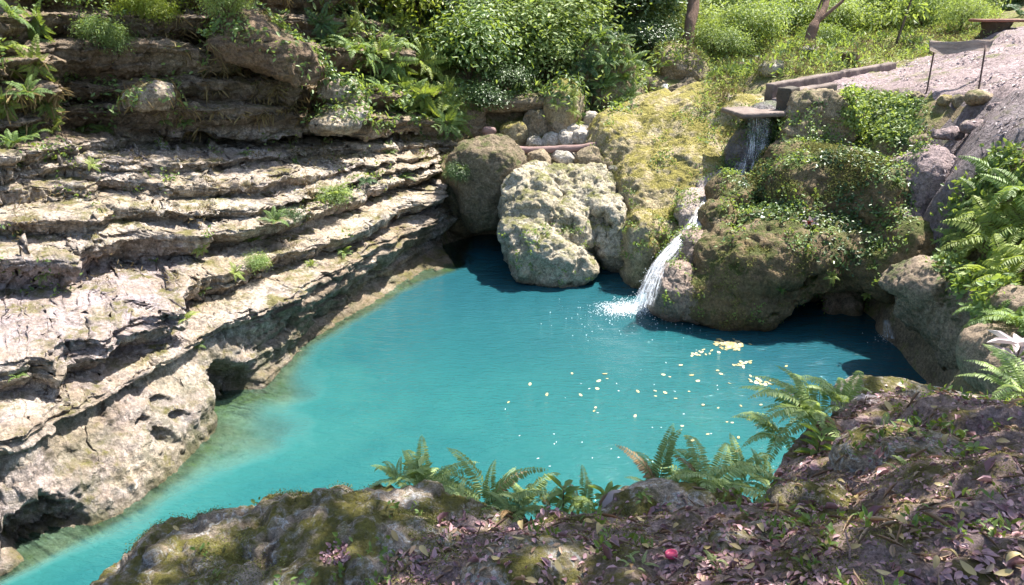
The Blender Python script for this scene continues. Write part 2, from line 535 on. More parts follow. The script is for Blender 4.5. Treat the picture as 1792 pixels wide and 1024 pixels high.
M['pale_stone'] = mat_rock('pale_stream_stone', (0.50, 0.45, 0.39), (0.42, 0.37, 0.31), (0.36, 0.31, 0.24), dark_amt=0.35, moss=(0.10, 0.10, 0.04), moss_amt=0.1, strat=0.1, bump=0.5)
M['near_rock'] = mat_rock('mossy_weathered_rock', (0.44, 0.355, 0.285), (0.31, 0.24, 0.17), (0.54, 0.46, 0.40), dark=(0.035, 0.03, 0.022), dark_amt=0.65, moss=(0.105, 0.095, 0.014), moss_amt=0.42, moss_lo=0.2, strat=0.25, bump=1.0, scale=2.2, veins=0.75)
M['soil'] = mat_rock('forest_floor_soil', (0.42, 0.30, 0.28), (0.31, 0.215, 0.195), (0.50, 0.39, 0.37), dark=(0.025, 0.018, 0.014), dark_amt=0.6, moss=(0.105, 0.09, 0.018), moss_amt=0.3, moss_lo=0.3, strat=0.2, bump=1.0, scale=1.6)
M['earth'] = mat_rock('hillside_earth', (0.30, 0.23, 0.15), (0.22, 0.17, 0.10), (0.36, 0.28, 0.18), dark_amt=0.5, moss=(0.14, 0.15, 0.04), moss_amt=0.5, moss_lo=-0.2, strat=0.4, bump=0.9)
M['path'] = mat_rock('pale_dirt_path', (0.34, 0.265, 0.265), (0.27, 0.205, 0.20), (0.22, 0.165, 0.16), dark=(0.10, 0.075, 0.07), dark_amt=0.6, strat=0.0, bump=0.8, moss=(0.10, 0.11, 0.03), moss_amt=0.06)
M['mud'] = mat_rock('damp_grey_mud', (0.24, 0.195, 0.205), (0.18, 0.14, 0.145), (0.30, 0.25, 0.26), dark=(0.06, 0.045, 0.04), dark_amt=0.55, strat=0.0, bump=1.0, wet=.35, moss=(0.08, 0.08, 0.02), moss_amt=0.12)
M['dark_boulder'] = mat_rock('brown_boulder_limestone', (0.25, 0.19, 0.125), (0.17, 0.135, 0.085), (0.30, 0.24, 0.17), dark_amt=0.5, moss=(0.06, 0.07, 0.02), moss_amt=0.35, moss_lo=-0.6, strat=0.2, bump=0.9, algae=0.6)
M['wet_pale'] = mat_rock('pale_wet_chute', (0.44, 0.355, 0.33), (0.36, 0.28, 0.24), (0.30, 0.22, 0.15), dark_amt=0.3, strat=0.1, bump=0.8, wet=0.7, moss=(0.16, 0.14, 0.04), moss_amt=0.15)
M['bed'] = mat_plain('pale_pool_bed', (0.30, 0.31, 0.24), (0.22, 0.24, 0.2), 3.0)

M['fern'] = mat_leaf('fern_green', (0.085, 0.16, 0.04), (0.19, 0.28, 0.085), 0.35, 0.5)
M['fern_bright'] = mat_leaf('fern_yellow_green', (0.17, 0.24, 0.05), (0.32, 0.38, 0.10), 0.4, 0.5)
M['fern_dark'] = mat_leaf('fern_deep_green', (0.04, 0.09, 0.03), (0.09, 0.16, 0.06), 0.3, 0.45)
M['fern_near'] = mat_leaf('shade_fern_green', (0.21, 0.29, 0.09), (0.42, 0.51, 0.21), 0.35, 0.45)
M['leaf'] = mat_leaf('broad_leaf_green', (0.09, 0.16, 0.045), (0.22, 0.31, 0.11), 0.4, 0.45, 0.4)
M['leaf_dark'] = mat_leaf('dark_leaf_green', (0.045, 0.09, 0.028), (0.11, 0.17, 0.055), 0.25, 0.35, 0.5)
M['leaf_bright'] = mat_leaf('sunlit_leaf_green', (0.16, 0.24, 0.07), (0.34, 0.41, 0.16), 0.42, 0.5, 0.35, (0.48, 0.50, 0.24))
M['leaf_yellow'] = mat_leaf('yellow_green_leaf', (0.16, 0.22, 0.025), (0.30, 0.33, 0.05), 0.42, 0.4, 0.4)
M['moss_tuft'] = mat_leaf('moss_tuft', (0.12, 0.13, 0.035), (0.26, 0.25, 0.085), 0.25, 0.8, 0.1)
M['dry_grass'] = mat_leaf('dry_grass', (0.17, 0.12, 0.06), (0.32, 0.25, 0.12), 0.25, 0.7, 0.2)
M['litter'] = mat_leaf('purple_brown_dead_leaf', (0.20, 0.095, 0.10), (0.50, 0.30, 0.31), 0.1, 0.4, 0.5, (0.72, 0.56, 0.54))
M['litter_tan'] = mat_leaf('tan_dead_leaf', (0.17, 0.10, 0.06), (0.42, 0.29, 0.19), 0.12, 0.5, 0.4, (0.58, 0.46, 0.32))
M['fern_dead'] = mat_leaf('withered_fern', (0.20, 0.12, 0.05), (0.34, 0.22, 0.10), 0.2, 0.7)
M['fallen'] = mat_leaf('yellow_fallen_leaf', (0.36, 0.25, 0.10), (0.50, 0.39, 0.18), 0.15, 0.5, 0.4)
M['floating'] = mat_leaf('floating_yellow_leaf', (0.38, 0.26, 0.07), (0.60, 0.52, 0.28), 0.1, 0.4, 0.5)
M['pale_leaf'] = mat_leaf('pale_pink_leaf', (0.32, 0.26, 0.27), (0.45, 0.38, 0.38), 0.2, 0.4, 0.5)
M['red'] = mat_plain('red_flower', (0.55, 0.02, 0.02), (0.4, 0.02, 0.02), 20, 0.5)
M['pink_cap'] = mat_plain('pink_plastic', (0.62, 0.06, 0.14), (0.55, 0.05, 0.12), 20, 0.3, 0.5, 0.05)
M['bark'] = mat_plain('brown_bark', (0.24, 0.15, 0.11), (0.15, 0.10, 0.075), 4.0, 0.9, 0.2, 0.8, (4, 4, 0.8), dark=0.4, bdist=0.05)
M['bark_dark'] = mat_plain('dark_bark', (0.10, 0.075, 0.05), (0.06, 0.045, 0.03), 4.0, 0.9, 0.2, 0.8, (4, 4, 0.8), bdist=0.04)
M['log'] = mat_plain('weathered_log', (0.33, 0.22, 0.20), (0.22, 0.145, 0.13), 3.0, 0.85, 0.2, 0.7, (0.8, 5, 5), dark=0.3, bdist=0.03)
M['stem'] = mat_plain('brown_stem', (0.12, 0.085, 0.05), (0.08, 0.06, 0.035), 8)
M['concrete'] = mat_plain('stained_concrete', (0.24, 0.19, 0.165), (0.15, 0.115, 0.10), 4.0, 0.85, 0.25, 0.6, (1, 1, 1), dark=0.6, bdist=0.03)
M['concrete_dark'] = mat_plain('mossy_wet_concrete', (0.115, 0.095, 0.075), (0.07, 0.06, 0.045), 5.0, 0.7, 0.3, 0.7, (1, 1, 1), dark=0.5, bdist=0.03)
M['board'] = mat_plain('weathered_board', (0.38, 0.30, 0.245), (0.20, 0.155, 0.125), 3.0, 0.85, 0.2, 0.8, (1.0, 9, 9), bdist=0.02)
M['rust'] = mat_plain('rusty_steel', (0.12, 0.07, 0.06), (0.07, 0.045, 0.04), 14, 0.75, 0.3, 0.3)
M['table_top'] = mat_plain('red_brown_plank', (0.26, 0.12, 0.085), (0.18, 0.085, 0.06), 4, 0.7, 0.3, 0.3, (1, 6, 6))


def mat_water():
    s = NT('turquoise_milky_water')
    geo = s.n('NewGeometry'); pos = geo.outputs['Position']
    dep = s.n('Attribute', attribute_name='depth').outputs['Fac']
    col = s.ramp(dep, (0.0, (0.13, 0.19, 0.14)), (0.16, (0.075, 0.20, 0.185)), (0.42, (0.022, 0.120, 0.114)), (1.0, (0.013, 0.094, 0.098)))
    cl = s.noise(pos, 0.45, 4, 0.55)
    col = s.mix(s.ramp(cl, (0.35, 0.0), (0.7, 0.5)), col, (0.024, 0.134, 0.127))
    col = s.mix(s.n('Attribute', attribute_name='shadowed').outputs['Fac'], col, (0.013, 0.070, 0.090))  # shade and dark reflections put into the water colour
    m1 = s.n('Mapping', {'Vector': pos, 'Scale': (1.0, 2.4, 1.0), 'Rotation': (0, 0, R(12))}).outputs['Vector']
    h = s.math('ADD', s.math('MULTIPLY', s.noise(m1, 2.6, 3, 0.5, 0.3), 0.9), s.math('MULTIPLY', s.noise(m1, 8.5, 5, 0.6, 0.5), 0.62))
    # rings spreading from the foot of the cascade
    dv = s.n('VectorMath', {0: pos, 1: tuple(PZ(1125, 538, 0.0))}, operation='DISTANCE').outputs['Value']
    ring = s.math('SINE', s.math('ADD', s.math('MULTIPLY', dv, 15.0), s.math('MULTIPLY', s.noise(pos, 1.5, 3), 5.0)))
    fall = s.n('MapRange', {'Value': dv, 'From Min': 0.3, 'From Max': 5.5, 'To Min': 0.22, 'To Max': 0.0}).outputs[0]
    h = s.math('ADD', h, s.math('MULTIPLY', ring, fall))
    bp = s.n('Bump', {'Height': h, 'Strength': 0.6, 'Distance': 0.05})
    bs = s.n('BsdfPrincipled', {'Base Color': col, 'Roughness': 0.035, 'IOR': 1.33, 'Specular IOR Level': 0.5, 'Normal': bp.outputs[0]})
    gl = s.n('BsdfGlossy', {'Roughness': 0.06, 'Normal': bp.outputs[0]})
    tr = s.n('BsdfTransparent', {'Color': (0.62, 0.86, 0.80, 1)})
    fr = s.n('Fresnel', {'IOR': 1.33, 'Normal': bp.outputs[0]})
    clear = s.n('MixShader', {0: fr.outputs[0], 1: tr.outputs[0], 2: gl.outputs[0]})
    op = s.n('MapRange', {'Value': dep, 'From Min': 0.02, 'From Max': 0.40, 'To Min': 0.06, 'To Max': 1.0}, interpolation_type='SMOOTHSTEP').outputs[0]
    return s.done(s.n('MixShader', {0: op, 1: clear.outputs[0], 2: bs.outputs[0]}).outputs[0])


def mat_fall(name, dens=0.55):
    s = NT(name)
    uv = s.n('Attribute', attribute_name='along').outputs['Fac']
    ac = s.n('Attribute', attribute_name='across').outputs['Fac']
    v = s.n('CombineXYZ', {'X': s.math('MULTIPLY', ac, 9.0), 'Y': s.math('MULTIPLY', uv, 1.0)}).outputs[0]
    n = s.noise(v, 2.2, 7, 0.7, 0.3)
    pos = s.n('NewGeometry').outputs['Position']
    n2 = s.noise(pos, 26, 4, 0.7)
    f = s.math('ADD', s.math('MULTIPLY', n, 0.84), s.math('MULTIPLY', n2, 0.16))
    al = s.ramp(f, (0.66 - 0.3 * dens, 0.03), (0.80 - 0.3 * dens, 0.95))
    edge = s.ramp(s.math('ABSOLUTE', s.math('SUBTRACT', ac, 0.5)), (0.25, 1.0), (0.5, 0.0))
    al = s.math('MULTIPLY', al, edge)
    d = s.n('BsdfPrincipled', {'Base Color': (0.86, 0.88, 0.92, 1), 'Roughness': 0.25, 'Specular IOR Level': 0.6})
    t = s.n('BsdfTransparent')
    return s.done(s.n('MixShader', {0: al, 1: t.outputs[0], 2: d.outputs[0]}).outputs[0])


M['water'] = mat_water()
M['fall'] = mat_fall('falling_water', 0.5)
M['cascade'] = mat_fall('white_cascade', 0.62)
M['foam'] = mat_plain('white_foam', (0.80, 0.84, 0.86), (0.75, 0.80, 0.82), 20, 0.3, 0.5, 0.1)
# ------------------------------------------------------------------ the left cliff: horizontal limestone beds, each lip traced at its own height
NOUT = np.array([0.945, -0.325, 0.0])       # from the cliff towards the pool
NIN = -NOUT
W0 = [(-250, 1130, 0), (0, 1010, 0), (100, 958, 0), (230, 890, 0), (330, 803, 0), (368, 758, 0), (385, 712, 0), (450, 692, 0), (490, 650, 0), (530, 605, 0), (640, 541, 0), (720, 493, 0), (800, 468, 0)]
LIPS = [   # (px, py, z) or, where the rock stands at or above eye level, (px, py, -distance); undercut depth
    ([(-250, 900, .95), (0, 775, .95), (60, 765, .95), (120, 720, .9), (214, 672, .85), (318, 612, .85), (400, 560, .95), (520, 505, .95), (640, 440, .9), (740, 390, .85), (800, 362, .82)], .25),
    ([(-250, 700, 1.5), (0, 645, 1.4), (105, 628, 1.35), (112, 600, 1.38), (200, 598, 1.3), (212, 575, 1.33), (310, 545, 1.25), (332, 500, 1.33), (450, 466, 1.32), (580, 420, 1.25), (700, 362, 1.25), (800, 322, 1.2)], .33),
    ([(-250, 470, 2.0), (0, 452, 1.9), (128, 452, 1.85), (140, 425, 1.9), (231, 402, 1.85), (340, 410, 1.75), (435, 396, 1.7), (520, 372, 1.7), (600, 348, 1.65), (700, 318, 1.58), (800, 286, 1.5)], .36),
    ([(-250, 390, 2.2), (0, 385, 2.15), (185, 385, 2.08), (205, 362, 2.1), (330, 372, 1.95), (450, 362, 1.88), (560, 335, 1.8), (690, 302, 1.7), (800, 268, 1.62)], .2),
    ([(-250, 340, 2.45), (0, 335, 2.4), (170, 325, 2.3), (190, 310, 2.32), (300, 325, 2.2), (450, 322, 2.1), (560, 305, 1.98), (690, 282, 1.8), (800, 254, 1.72)], .16),
    ([(-250, 300, 2.65), (0, 300, 2.6), (180, 285, 2.5), (350, 285, 2.35), (500, 268, 2.2), (640, 256, 2.05), (800, 246, 1.85)], .12),
    ([(-250, 270, 2.85), (0, 268, 2.8), (120, 250, 2.75), (250, 238, 2.6), (400, 226, 2.5), (520, 222, 2.35), (640, 228, 2.2), (720, 227, 2.1), (800, 238, 1.9)], .03),
    ([(-250, 225, -9.4), (0, 215, -9.9), (95, 200, -10.4), (118, 196, -10.9), (190, 190, -11.2), (300, 185, -11.4), (460, 186, -12.1), (540, 192, -12.7), (640, 205, -13.4), (720, 205, -14.4), (800, 215, -15.5)], .22),
    ([(-250, 190, -9.2), (0, 160, -9.8), (90, 150, -10.1), (118, 148, -11.1), (210, 152, -11.3), (300, 146, -11.3), (420, 141, -11.9), (540, 146, -12.5), (640, 160, -13.6), (720, 150, -14.9), (800, 170, -16)], .45),
    ([(-250, 100, -9.2), (0, 90, -9.6), (90, 85, -10.0), (118, 80, -10.7), (330, 75, -11.3), (400, 90, -11.7), (540, 80, -13.2), (640, 90, -14.3), (720, 90, -15.4), (800, 110, -16.6)], .45),
    ([(-250, 40, -9.5), (0, 30, -9.9), (100, 30, -10.8), (330, 32, -11.6), (420, 40, -12.3), (540, 30, -13.7), (640, 40, -15), (800, 50, -17.3)], .3),
    ([(-250, -20, -10), (0, -20, -10.4), (100, -20, -11.2), (330, -10, -12.2), (540, -20, -14.3), (640, -10, -15.8), (800, -20, -18)], .1),
    ([(-250, -220, -15), (0, -220, -15), (330, -220, -17), (640, -200, -20), (800, -200, -23)], .0),
]
NC = 620
PXS = np.linspace(-250, 800, NC)


def trace(row):
    r = np.array(row, float)
    py = np.interp(PXS, r[:, 0], r[:, 1]); v = np.interp(PXS, r[:, 0], r[:, 2])
    P = PT(PXS, py, -v) if r[0, 2] < 0 else PZ(PXS, py, v)
    w = np.array([.06, .24, .4, .24, .06])
    for _ in range(2):
        Q = np.concatenate([P[:1]] * 2 + [P] + [P[-1:]] * 2)
        P = sum(w[k] * Q[k:k + NC] for k in range(5))
    return P


L = [trace(W0)]
shelf = np.interp(PXS, [-250, 250, 350, 400, 500, 540, 800], [.25, .3, .55, .85, .75, .3, .2])
keys = [(L[0] + NOUT * (shelf[:, None] + .7) + [0, 0, -1.3], 1), (L[0] + NOUT * shelf[:, None] + [0, 0, -0.20], 10), (L[0] + [0, 0, -.02], 12)]
steep = sstep(430, 560, PXS)
for i, (row, u) in enumerate(LIPS, 1):
    P = trace(row); L.append(P); prev = L[i - 1]
    # blocky joints: each bed breaks into blocks that stand a little further out or in
    cell = PXS / (46.0 + 9 * (i % 3)) + 0.7 * perlin(np.stack([PXS / 60.0, np.full(NC, i * 3.1), np.zeros(NC)], 1))
    hsh = np.sin(np.floor(cell) * 78.23 + i * 11.7) * 43758.5; hsh -= np.floor(hsh)
    fr = cell - np.floor(cell)
    gap = np.exp(-((fr - 0.02) / .05) ** 2) + np.exp(-((fr - 0.98) / .05) ** 2)
    amp = .25 if 1 < i < 13 else (.05 if i == 1 else .0)
    drop = np.where(hsh > .80, -.26, 0) if 1 < i < 12 else 0
    P = P + NOUT * ((hsh - .5) * amp - gap * amp * .2 + drop)[:, None]
    un = 1.1 * u * (.65 + .7 * np.clip(perlin(np.stack([PXS / 70.0, np.full(NC, i * 1.7), np.zeros(NC)], 1)) + .4, 0, 1))
    dz = (P - prev)[:, 2]
    dzc = np.array([0, 0, 1.0])
    z = prev[:, 2]
    def at(base, off, k):
        Q = base + NIN * np.asarray(off)[..., None]; Q = Q.copy(); Q[:, 2] = z + k * dz; return Q
    if i == 1:
        notch = P + NIN * (un * .62)[:, None] + [0, 0, -.13]
        slab = .5 * (notch + prev) + NOUT * (.12 * (1 - steep))[:, None]
        face = at(P, un, .14)
        keys.append((face * steep[:, None] + slab * (1 - steep)[:, None], 22))
        keys.append((at(P, np.full(NC, .0), .8) * steep[:, None] + notch * (1 - steep)[:, None], 20))
        keys.append((at(P, np.full(NC, -.02), .93) * steep[:, None] + (P + NOUT * .02 + [0, 0, -.07]) * (1 - steep)[:, None], 6))
        keys.append((P, 12))
    else:
        keys.append((at(P, un, .16), 20))
        keys.append((at(P, un * .35, .42), 9))
        keys.append((at(P, -0.03 * np.ones(NC), .78), 9))
        keys.append((P, 7))
rows = [keys[0][0]]
for (A, _), (B, n) in zip(keys[:-1], keys[1:]):
    for k in range(1, n + 1):
        rows.append(A + (B - A) * (k / n))
G = np.stack(rows)
# the beds run on round the corner behind the round boulder
ext = np.linspace(0, 1, 46)[1:, None]
corner = G[:, -1:, :] + ext[None, :, :] * np.array([-1.9, 1.7, 0.0]) + (np.sin(ext * np.pi) * .35)[None, :, :] * np.array([.6, .5, 0])
G = np.concatenate([G, corner], 1)
NR, NCC = G.shape[:2]
V = G.reshape(-1, 3); F = grid_faces(NR, NCC)
g = V.reshape(NR, NCC, 3); s_ = g.copy()       # take the knife edge off the lips
s_[1:-1] = .6 * g[1:-1] + .2 * (g[:-2] + g[2:])
V = s_.reshape(-1, 3)
N = vnormals(V, F)
if N[NR // 3 * NCC + 300] @ NOUT + N[NR // 3 * NCC + 300][2] < 0:
    F = F[:, ::-1]; N = -N


def hash2(a, b):
    h = np.sin(a * 12.9898 + b * 78.233) * 43758.5453
    return h - np.floor(h)


px0_, py0_, t0_ = proj(V)
hi_ = sstep(-.1, .25, V[:, 2])
slabm = 1 - .72 * sstep(.95, .7, V[:, 2]) * sstep(470, 380, px0_)         # the low slab is smoother
V = V + N * ((.06 * fbm(V, .7, 4, 1)) * (.4 + .6 * hi_))[:, None]
along = V @ np.array([.325, .945, 0]) + .25 * fbm(V, 1.2, 3, 36)
wgt = (1 - np.clip(N[:, 2], 0, 1) ** 2) * hi_ * slabm
OUTV = np.array([.9, -.42, 0])
for zf, fs, A, nd, cr, sd, wz in [(2.9, .95, .26, .08, .08, 3, .34), (7.5, 1.5, .11, .055, .018, 7, .55), (17.0, 2.6, .04, .03, .0, 11, .8)]:
    zz = (V[:, 2] + .035 * along) * zf + wz * fbm(V, .9, 4, sd)
    k_ = np.floor(zz); q = zz - k_
    c_ = along * fs * (.7 + .6 * hash2(k_, sd)) + 17.3 * hash2(k_, sd + 1)
    b_ = np.floor(c_); fr = c_ - b_
    A = A * (1 + .7 * sstep(2.35, 2.9, V[:, 2]))
    off = A * (hash2(k_, b_ + sd) - .5)
    off = off - nd * np.exp(-(np.minimum(q, 1 - q) / .10) ** 2) - cr * np.exp(-(np.minimum(fr, 1 - fr) / .035) ** 2)
    off = off + .35 * A * (q - .5)
    V = V + OUTV * (off * wgt)[:, None]
# flat slab tops that break away in steps
n_ = 2.6 * fbm(V * [1, 1, .2], 1.1, 4, 37); f_ = np.floor(n_); fr = n_ - f_
V[:, 2] += .055 * (f_ + sstep(.40, .52, fr)) * np.clip(N[:, 2], 0, 1) * hi_ * slabm
V = broken(V, F, 3.2, .45, 5)
V = V + vnormals(V, F) * (.018 * fbm(V, 3.2, 4, 21) * (.5 + .5 * hi_))[:, None]
gro = fbm(np.column_stack([along * 5.0, V[:, 2] * .7, V[:, 0] * .5]), 1.0, 4, 47)
V = V + OUTV * (.05 * gro * (1 - slabm))[:, None]
w2, _ = worley(V, 6.0, 9)
V = V - N * (.05 * np.exp(-(w2 / .3) ** 2) * sstep(0.1, .5, fbm(V, 1.4, 2, 12)))[:, None]
# the hollows in the lower slab and the low cave at the water
HOLES = [(292, 700, .55, .10, .22), (258, 742, .45, .09, .2), (282, 768, .28, .11, .22), (316, 732, .35, .09, .18), (240, 690, .62, .07, .12), (214, 770, .5, .07, .12), (335, 706, .35, .06, .1),
         (60, 930, .12, .26, .5), (100, 938, .05, .2, .45), (405, 600, .7, .08, .14), (268, 655, .72, .06, .1), (150, 800, .5, .07, .12)]
for px, py, z, r, dep in HOLES:
    c = PZ(px, py, z); d = np.linalg.norm((V - c) * [1, 1, 1.15], axis=1) * (1 + .45 * fbm(V, 4.5, 3, 46))
    V = V + (NIN + [0, .15, .1])[None, :] * (dep * np.exp(-(d / r) ** 4))[:, None]
for px, py, z, r, dep in [(385, 688, .16, .34, .55), (425, 680, .13, .26, .45)]:
    c = PZ(px, py, z); d = np.linalg.norm((V - c) * [1, 1, 1.1], axis=1)
    V = V + (NIN * np.array([1, 1, 1]))[None, :] * (dep * np.exp(-(d / r) ** 6))[:, None]
N = vnormals(V, F)
V = V + N * (.013 * ridged(V, 12, 3, 6) + .009 * fbm(V, 26, 2, 7))[:, None]
px_, py_, t_ = proj(V)
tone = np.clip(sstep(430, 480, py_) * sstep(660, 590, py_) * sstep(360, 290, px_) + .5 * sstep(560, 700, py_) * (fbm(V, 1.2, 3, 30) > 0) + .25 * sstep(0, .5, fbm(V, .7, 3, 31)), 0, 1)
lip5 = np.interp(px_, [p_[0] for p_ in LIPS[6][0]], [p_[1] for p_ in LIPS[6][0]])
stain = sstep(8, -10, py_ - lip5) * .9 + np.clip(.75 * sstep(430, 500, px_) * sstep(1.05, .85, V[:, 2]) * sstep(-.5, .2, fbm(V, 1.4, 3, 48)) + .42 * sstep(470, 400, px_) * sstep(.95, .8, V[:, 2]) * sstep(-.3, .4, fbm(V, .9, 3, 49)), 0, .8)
SURF.append((V, F))
CLIFF = (V, F)
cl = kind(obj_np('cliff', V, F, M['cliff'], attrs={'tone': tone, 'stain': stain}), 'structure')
cl['label'] = 'layered pale limestone cliff along the left side of the pool'

# ------------------------------------------------------------------ terrain sheet through measured points (pool floor, banks, path, far slope)
ctl = []
for x, y, z in [(0, 9, -1.6), (-1.5, 9, -1.6), (2, 9, -1.6), (4, 9, -1.6), (-.5, 15.0, -.5), (0, 12, -1.4), (-1, 7, -1.6), (1, 6, -1.6), (-.5, 13, -1.2), (3.6, 10.8, -1.2), (-2.6, 6.2, -1.5), (-3.6, 4.2, -1.4), (5, 8, -1.3), (2, 4.6, -1.6), (4, 5.5, -1.5), (.2, 14.2, -.6), (1.5, 12.3, -1.2),
                (-3, 2.5, -1.3), (-4, 10, .2), (-5, 7, .3), (-5.5, 5, .3), (-3.2, 13.5, .6), (-4, 15, 2.0), (-7, 10, 1.8), (-8, 6, 2), (-7, 14, 4.0), (-9, 18, 6.5), (-12, 12, 6), (-13, 20, 9), (-10, 2, 2), (-16, 8, 8),
                (5.2, 9.6, -1.0), (4.6, 10.6, -1.0), (5.5, 10.5, -.4), (0, 1, .8), (2, 1.5, .8), (-2, .5, .5), (3, 2.5, .5), (0, -3, 1.2), (5, -3, 1.6), (5.5, 2, .4), (6.5, 5, .6), (9, 0, 2.2), (-5, -3, .5)]:
    ctl.append((x, y, z))
for px, py, t in [(1665, 160, 12.3), (1745, 62, 16), (1560, 142, 14), (1420, 176, 13.3), (1490, 160, 13.8), (1560, 124, 16.3), (1490, 128, 15.8), (1625, 100, 17.4), (1525, 140, 14.8), (1600, 112, 16.4), (1700, 240, 10.6), (1640, 330, 10.3), (1620, 400, 10.4), (1792, 150, 11), (1792, 300, 9), (1792, 450, 8), (1800, 600, 6.9), (1720, 590, 7.8),
                  (1950, 300, 8.5), (1950, 120, 10.5), (1950, 500, 7.2), (1330, 118, 15.8), (1250, 190, 16.4), (1450, 100, 17), (1600, 70, 19), (1500, 62, 22), (1300, 62, 21), (1200, 70, 20), (1195, 120, 18.6), (1165, 172, 17.2), (1112, 195, 16.7),
                  (1000, 236, 15.9), (930, 252, 15.6), (940, 290, 15.5), (1050, 300, 14.6), (900, 222, 16.4), (900, 150, 17.1), (900, 60, 17.6), (900, -60, 19.4), (760, 205, 15.6), (700, 100, 16.2), (650, 0, 17), (600, 100, 15.2), (780, 60, 17),
                  (1050, 150, 17.6), (1050, 60, 18.4), (1050, -60, 20.5), (1130, 110, 19), (1120, 20, 21), (1200, -100, 34), (1500, -110, 36), (1800, -60, 28), (1800, 15, 22), (1400, 20, 27), (1250, 10, 27), (1600, 20, 26), (1700, -10, 27),
                  (1000, -160, 27), (700, -160, 24), (1480, 300, 12.9), (1400, 400, 12.8), (1300, 330, 13.6), (1250, 300, 14.4), (1540, 240, 12.2), (1560, 440, 11.9), (1500, 500, 12.6)]:
    ctl.append(tuple(PT(px, py, t)))
ctl += [(16, 10, 4.5), (18, 20, 6), (22, 32, 9), (0, 42, 16), (14, 46, 17), (-14, 36, 16), (24, 2, 5), (28, 46, 18), (-20, 30, 15)]
C = np.array(ctl)


def rbf_fit(P, z, lam=0.02):
    n = len(P); D = np.linalg.norm(P[:, None] - P[None], axis=2)
    A = np.zeros((n + 3, n + 3)); A[:n, :n] = D - lam * 0 + np.eye(n) * -lam
    A[:n, n] = 1; A[:n, n + 1:] = P; A[n, :n] = 1; A[n + 1:, :n] = P.T
    w = np.linalg.solve(A, np.concatenate([z, np.zeros(3)]))
    def f(Q):
        out = np.zeros(len(Q))
        for s in range(0, len(Q), 40000):
            q = Q[s:s + 40000]
            out[s:s + 40000] = np.linalg.norm(q[:, None] - P[None], axis=2) @ w[:n] + w[n] + q @ w[n + 1:]
        return out
    return f


hfun = rbf_fit(C[:, :2], C[:, 2], .05)
xs = np.concatenate([np.linspace(-40, -9, 40)[:-1], np.arange(-9, 17, .085), np.linspace(17, 50, 50)[1:]])
ys = np.concatenate([np.linspace(-25, 3, 30)[:-1], np.arange(3, 24, .085), np.linspace(24, 75, 110)[1:]])
X, Y = np.meshgrid(xs, ys, indexing='ij')
XY = np.stack([X.ravel(), Y.ravel()], 1)
Z = hfun(XY)
PATHPOLY = [(1792 + 260, 40), (1735, 52), (1655, 92), (1565, 118), (1440, 138), (1392, 152), (1480, 160), (1560, 168), (1640, 175), (1690, 185), (1640, 235), (1606, 300), (1585, 380), (1600, 440), (1640, 470), (1650, 420), (1690, 330), (1720, 270), (1792 + 260, 200)]


def inpoly(px, py, poly):
    inside = np.zeros(len(px), bool); p = np.array(poly, float)
    j = len(p) - 1
    for i in range(len(p)):
        c = ((p[i, 1] > py) != (p[j, 1] > py)) & (px < (p[j, 0] - p[i, 0]) * (py - p[i, 1]) / (p[j, 1] - p[i, 1] + 1e-9) + p[i, 0])
        inside ^= c; j = i
    return inside


far = sstep(30, 70, XY[:, 1]) * 10
V = np.column_stack([XY, np.minimum(Z, 22) + far])
land = sstep(-.3, .4, V[:, 2])
_px, _py, _t = proj(V)
pm_early = (inpoly(_px, _py, PATHPOLY) & (_t > 7) & (_t < 24)).astype(float)
mm = pm_early * sstep(150, 178, proj(V)[1])
V[:, 2] += mm * (.13 * ridged(V * [1, 1, .3], 1.3, 3, 66) + .07 * ridged(V, 3.6, 3, 67)) + pm_early * .03 * ridged(V, 5, 3, 68)
V[:, 2] += land * (.12 * fbm(V, .7, 4, 41) + .05 * ridged(V, 2.2, 3, 42)) + land * .02 * fbm(V, 7, 3, 43)
F = grid_faces(len(xs), len(ys))[:, ::-1]
# split the sheet: the pale trodden path, and the rest of the hillside
px_, py_, t_ = proj(V)
wob = 14 * fbm(V, 1.3, 3, 44)
pm = inpoly(px_ + wob, py_ + wob * .6, PATHPOLY) & (t_ > 7) & (t_ < 24) & (V[:, 1] < 19)
fm = pm[F].sum(1) >= 2
me = mesh_np('hillside', V, F)
me.materials.append(M['earth']); me.materials.append(M['path']); me.materials.append(M['mud'])
lowm = (py_ + 10 * fbm(V, 1.5, 3, 45) > 168)[F].sum(1) >= 2
me.polygons.foreach_set('material_index', (fm.astype(np.int32) + (fm & lowm)))
hs_o = kind(link('hillside', me), 'structure'); hs_o['label'] = 'wooded hillside, banks and trodden path around the pool'
SURF.append((V, F))
HILL = (V, F)

# ------------------------------------------------------------------ near bank under the camera: soil shelf that breaks off above the water
nb = []
for px, py, z in [(150, 1020, 2.2), (800, 1020, 2.62), (900, 1020, 2.72), (900, 908, 2.55), (800, 912, 2.5), (1000, 895, 2.55), (1100, 893, 2.55), (1210, 882, 2.52), (1300, 880, 2.5), (1350, 850, 2.45), (1375, 790, 2.45), (1420, 745, 2.5), (1500, 688, 2.55), (1570, 678, 2.5), (1650, 700, 2.4), (1720, 712, 2.35), (1792, 735, 2.35),
                  (1100, 1000, 2.78), (1300, 1000, 2.85), (1500, 1000, 2.95), (1792, 1000, 3.05), (1792, 900, 2.98), (1600, 920, 2.85), (1450, 900, 2.68), (1400, 860, 2.58), (1540, 860, 2.78), (1700, 830, 2.86), (1560, 800, 2.78), (1620, 745, 2.6), (1500, 760, 2.55), (1720, 770, 2.68), (1440, 800, 2.42), (1250, 935, 2.62), (1500, 905, 2.72),
                  (1900, 900, 3.0), (1900, 760, 2.7)]:
    nb.append(tuple(PZ(px, py, z)))
nb += [(0, -1, 2.9), (3, -1, 3.2), (-2, -1, 2.7), (-2, 1, 2.4), (5, 0, 3.4), (5, 3, 3.0), (4.5, 4.2, 2.4), (-3, 0, 2.4)]
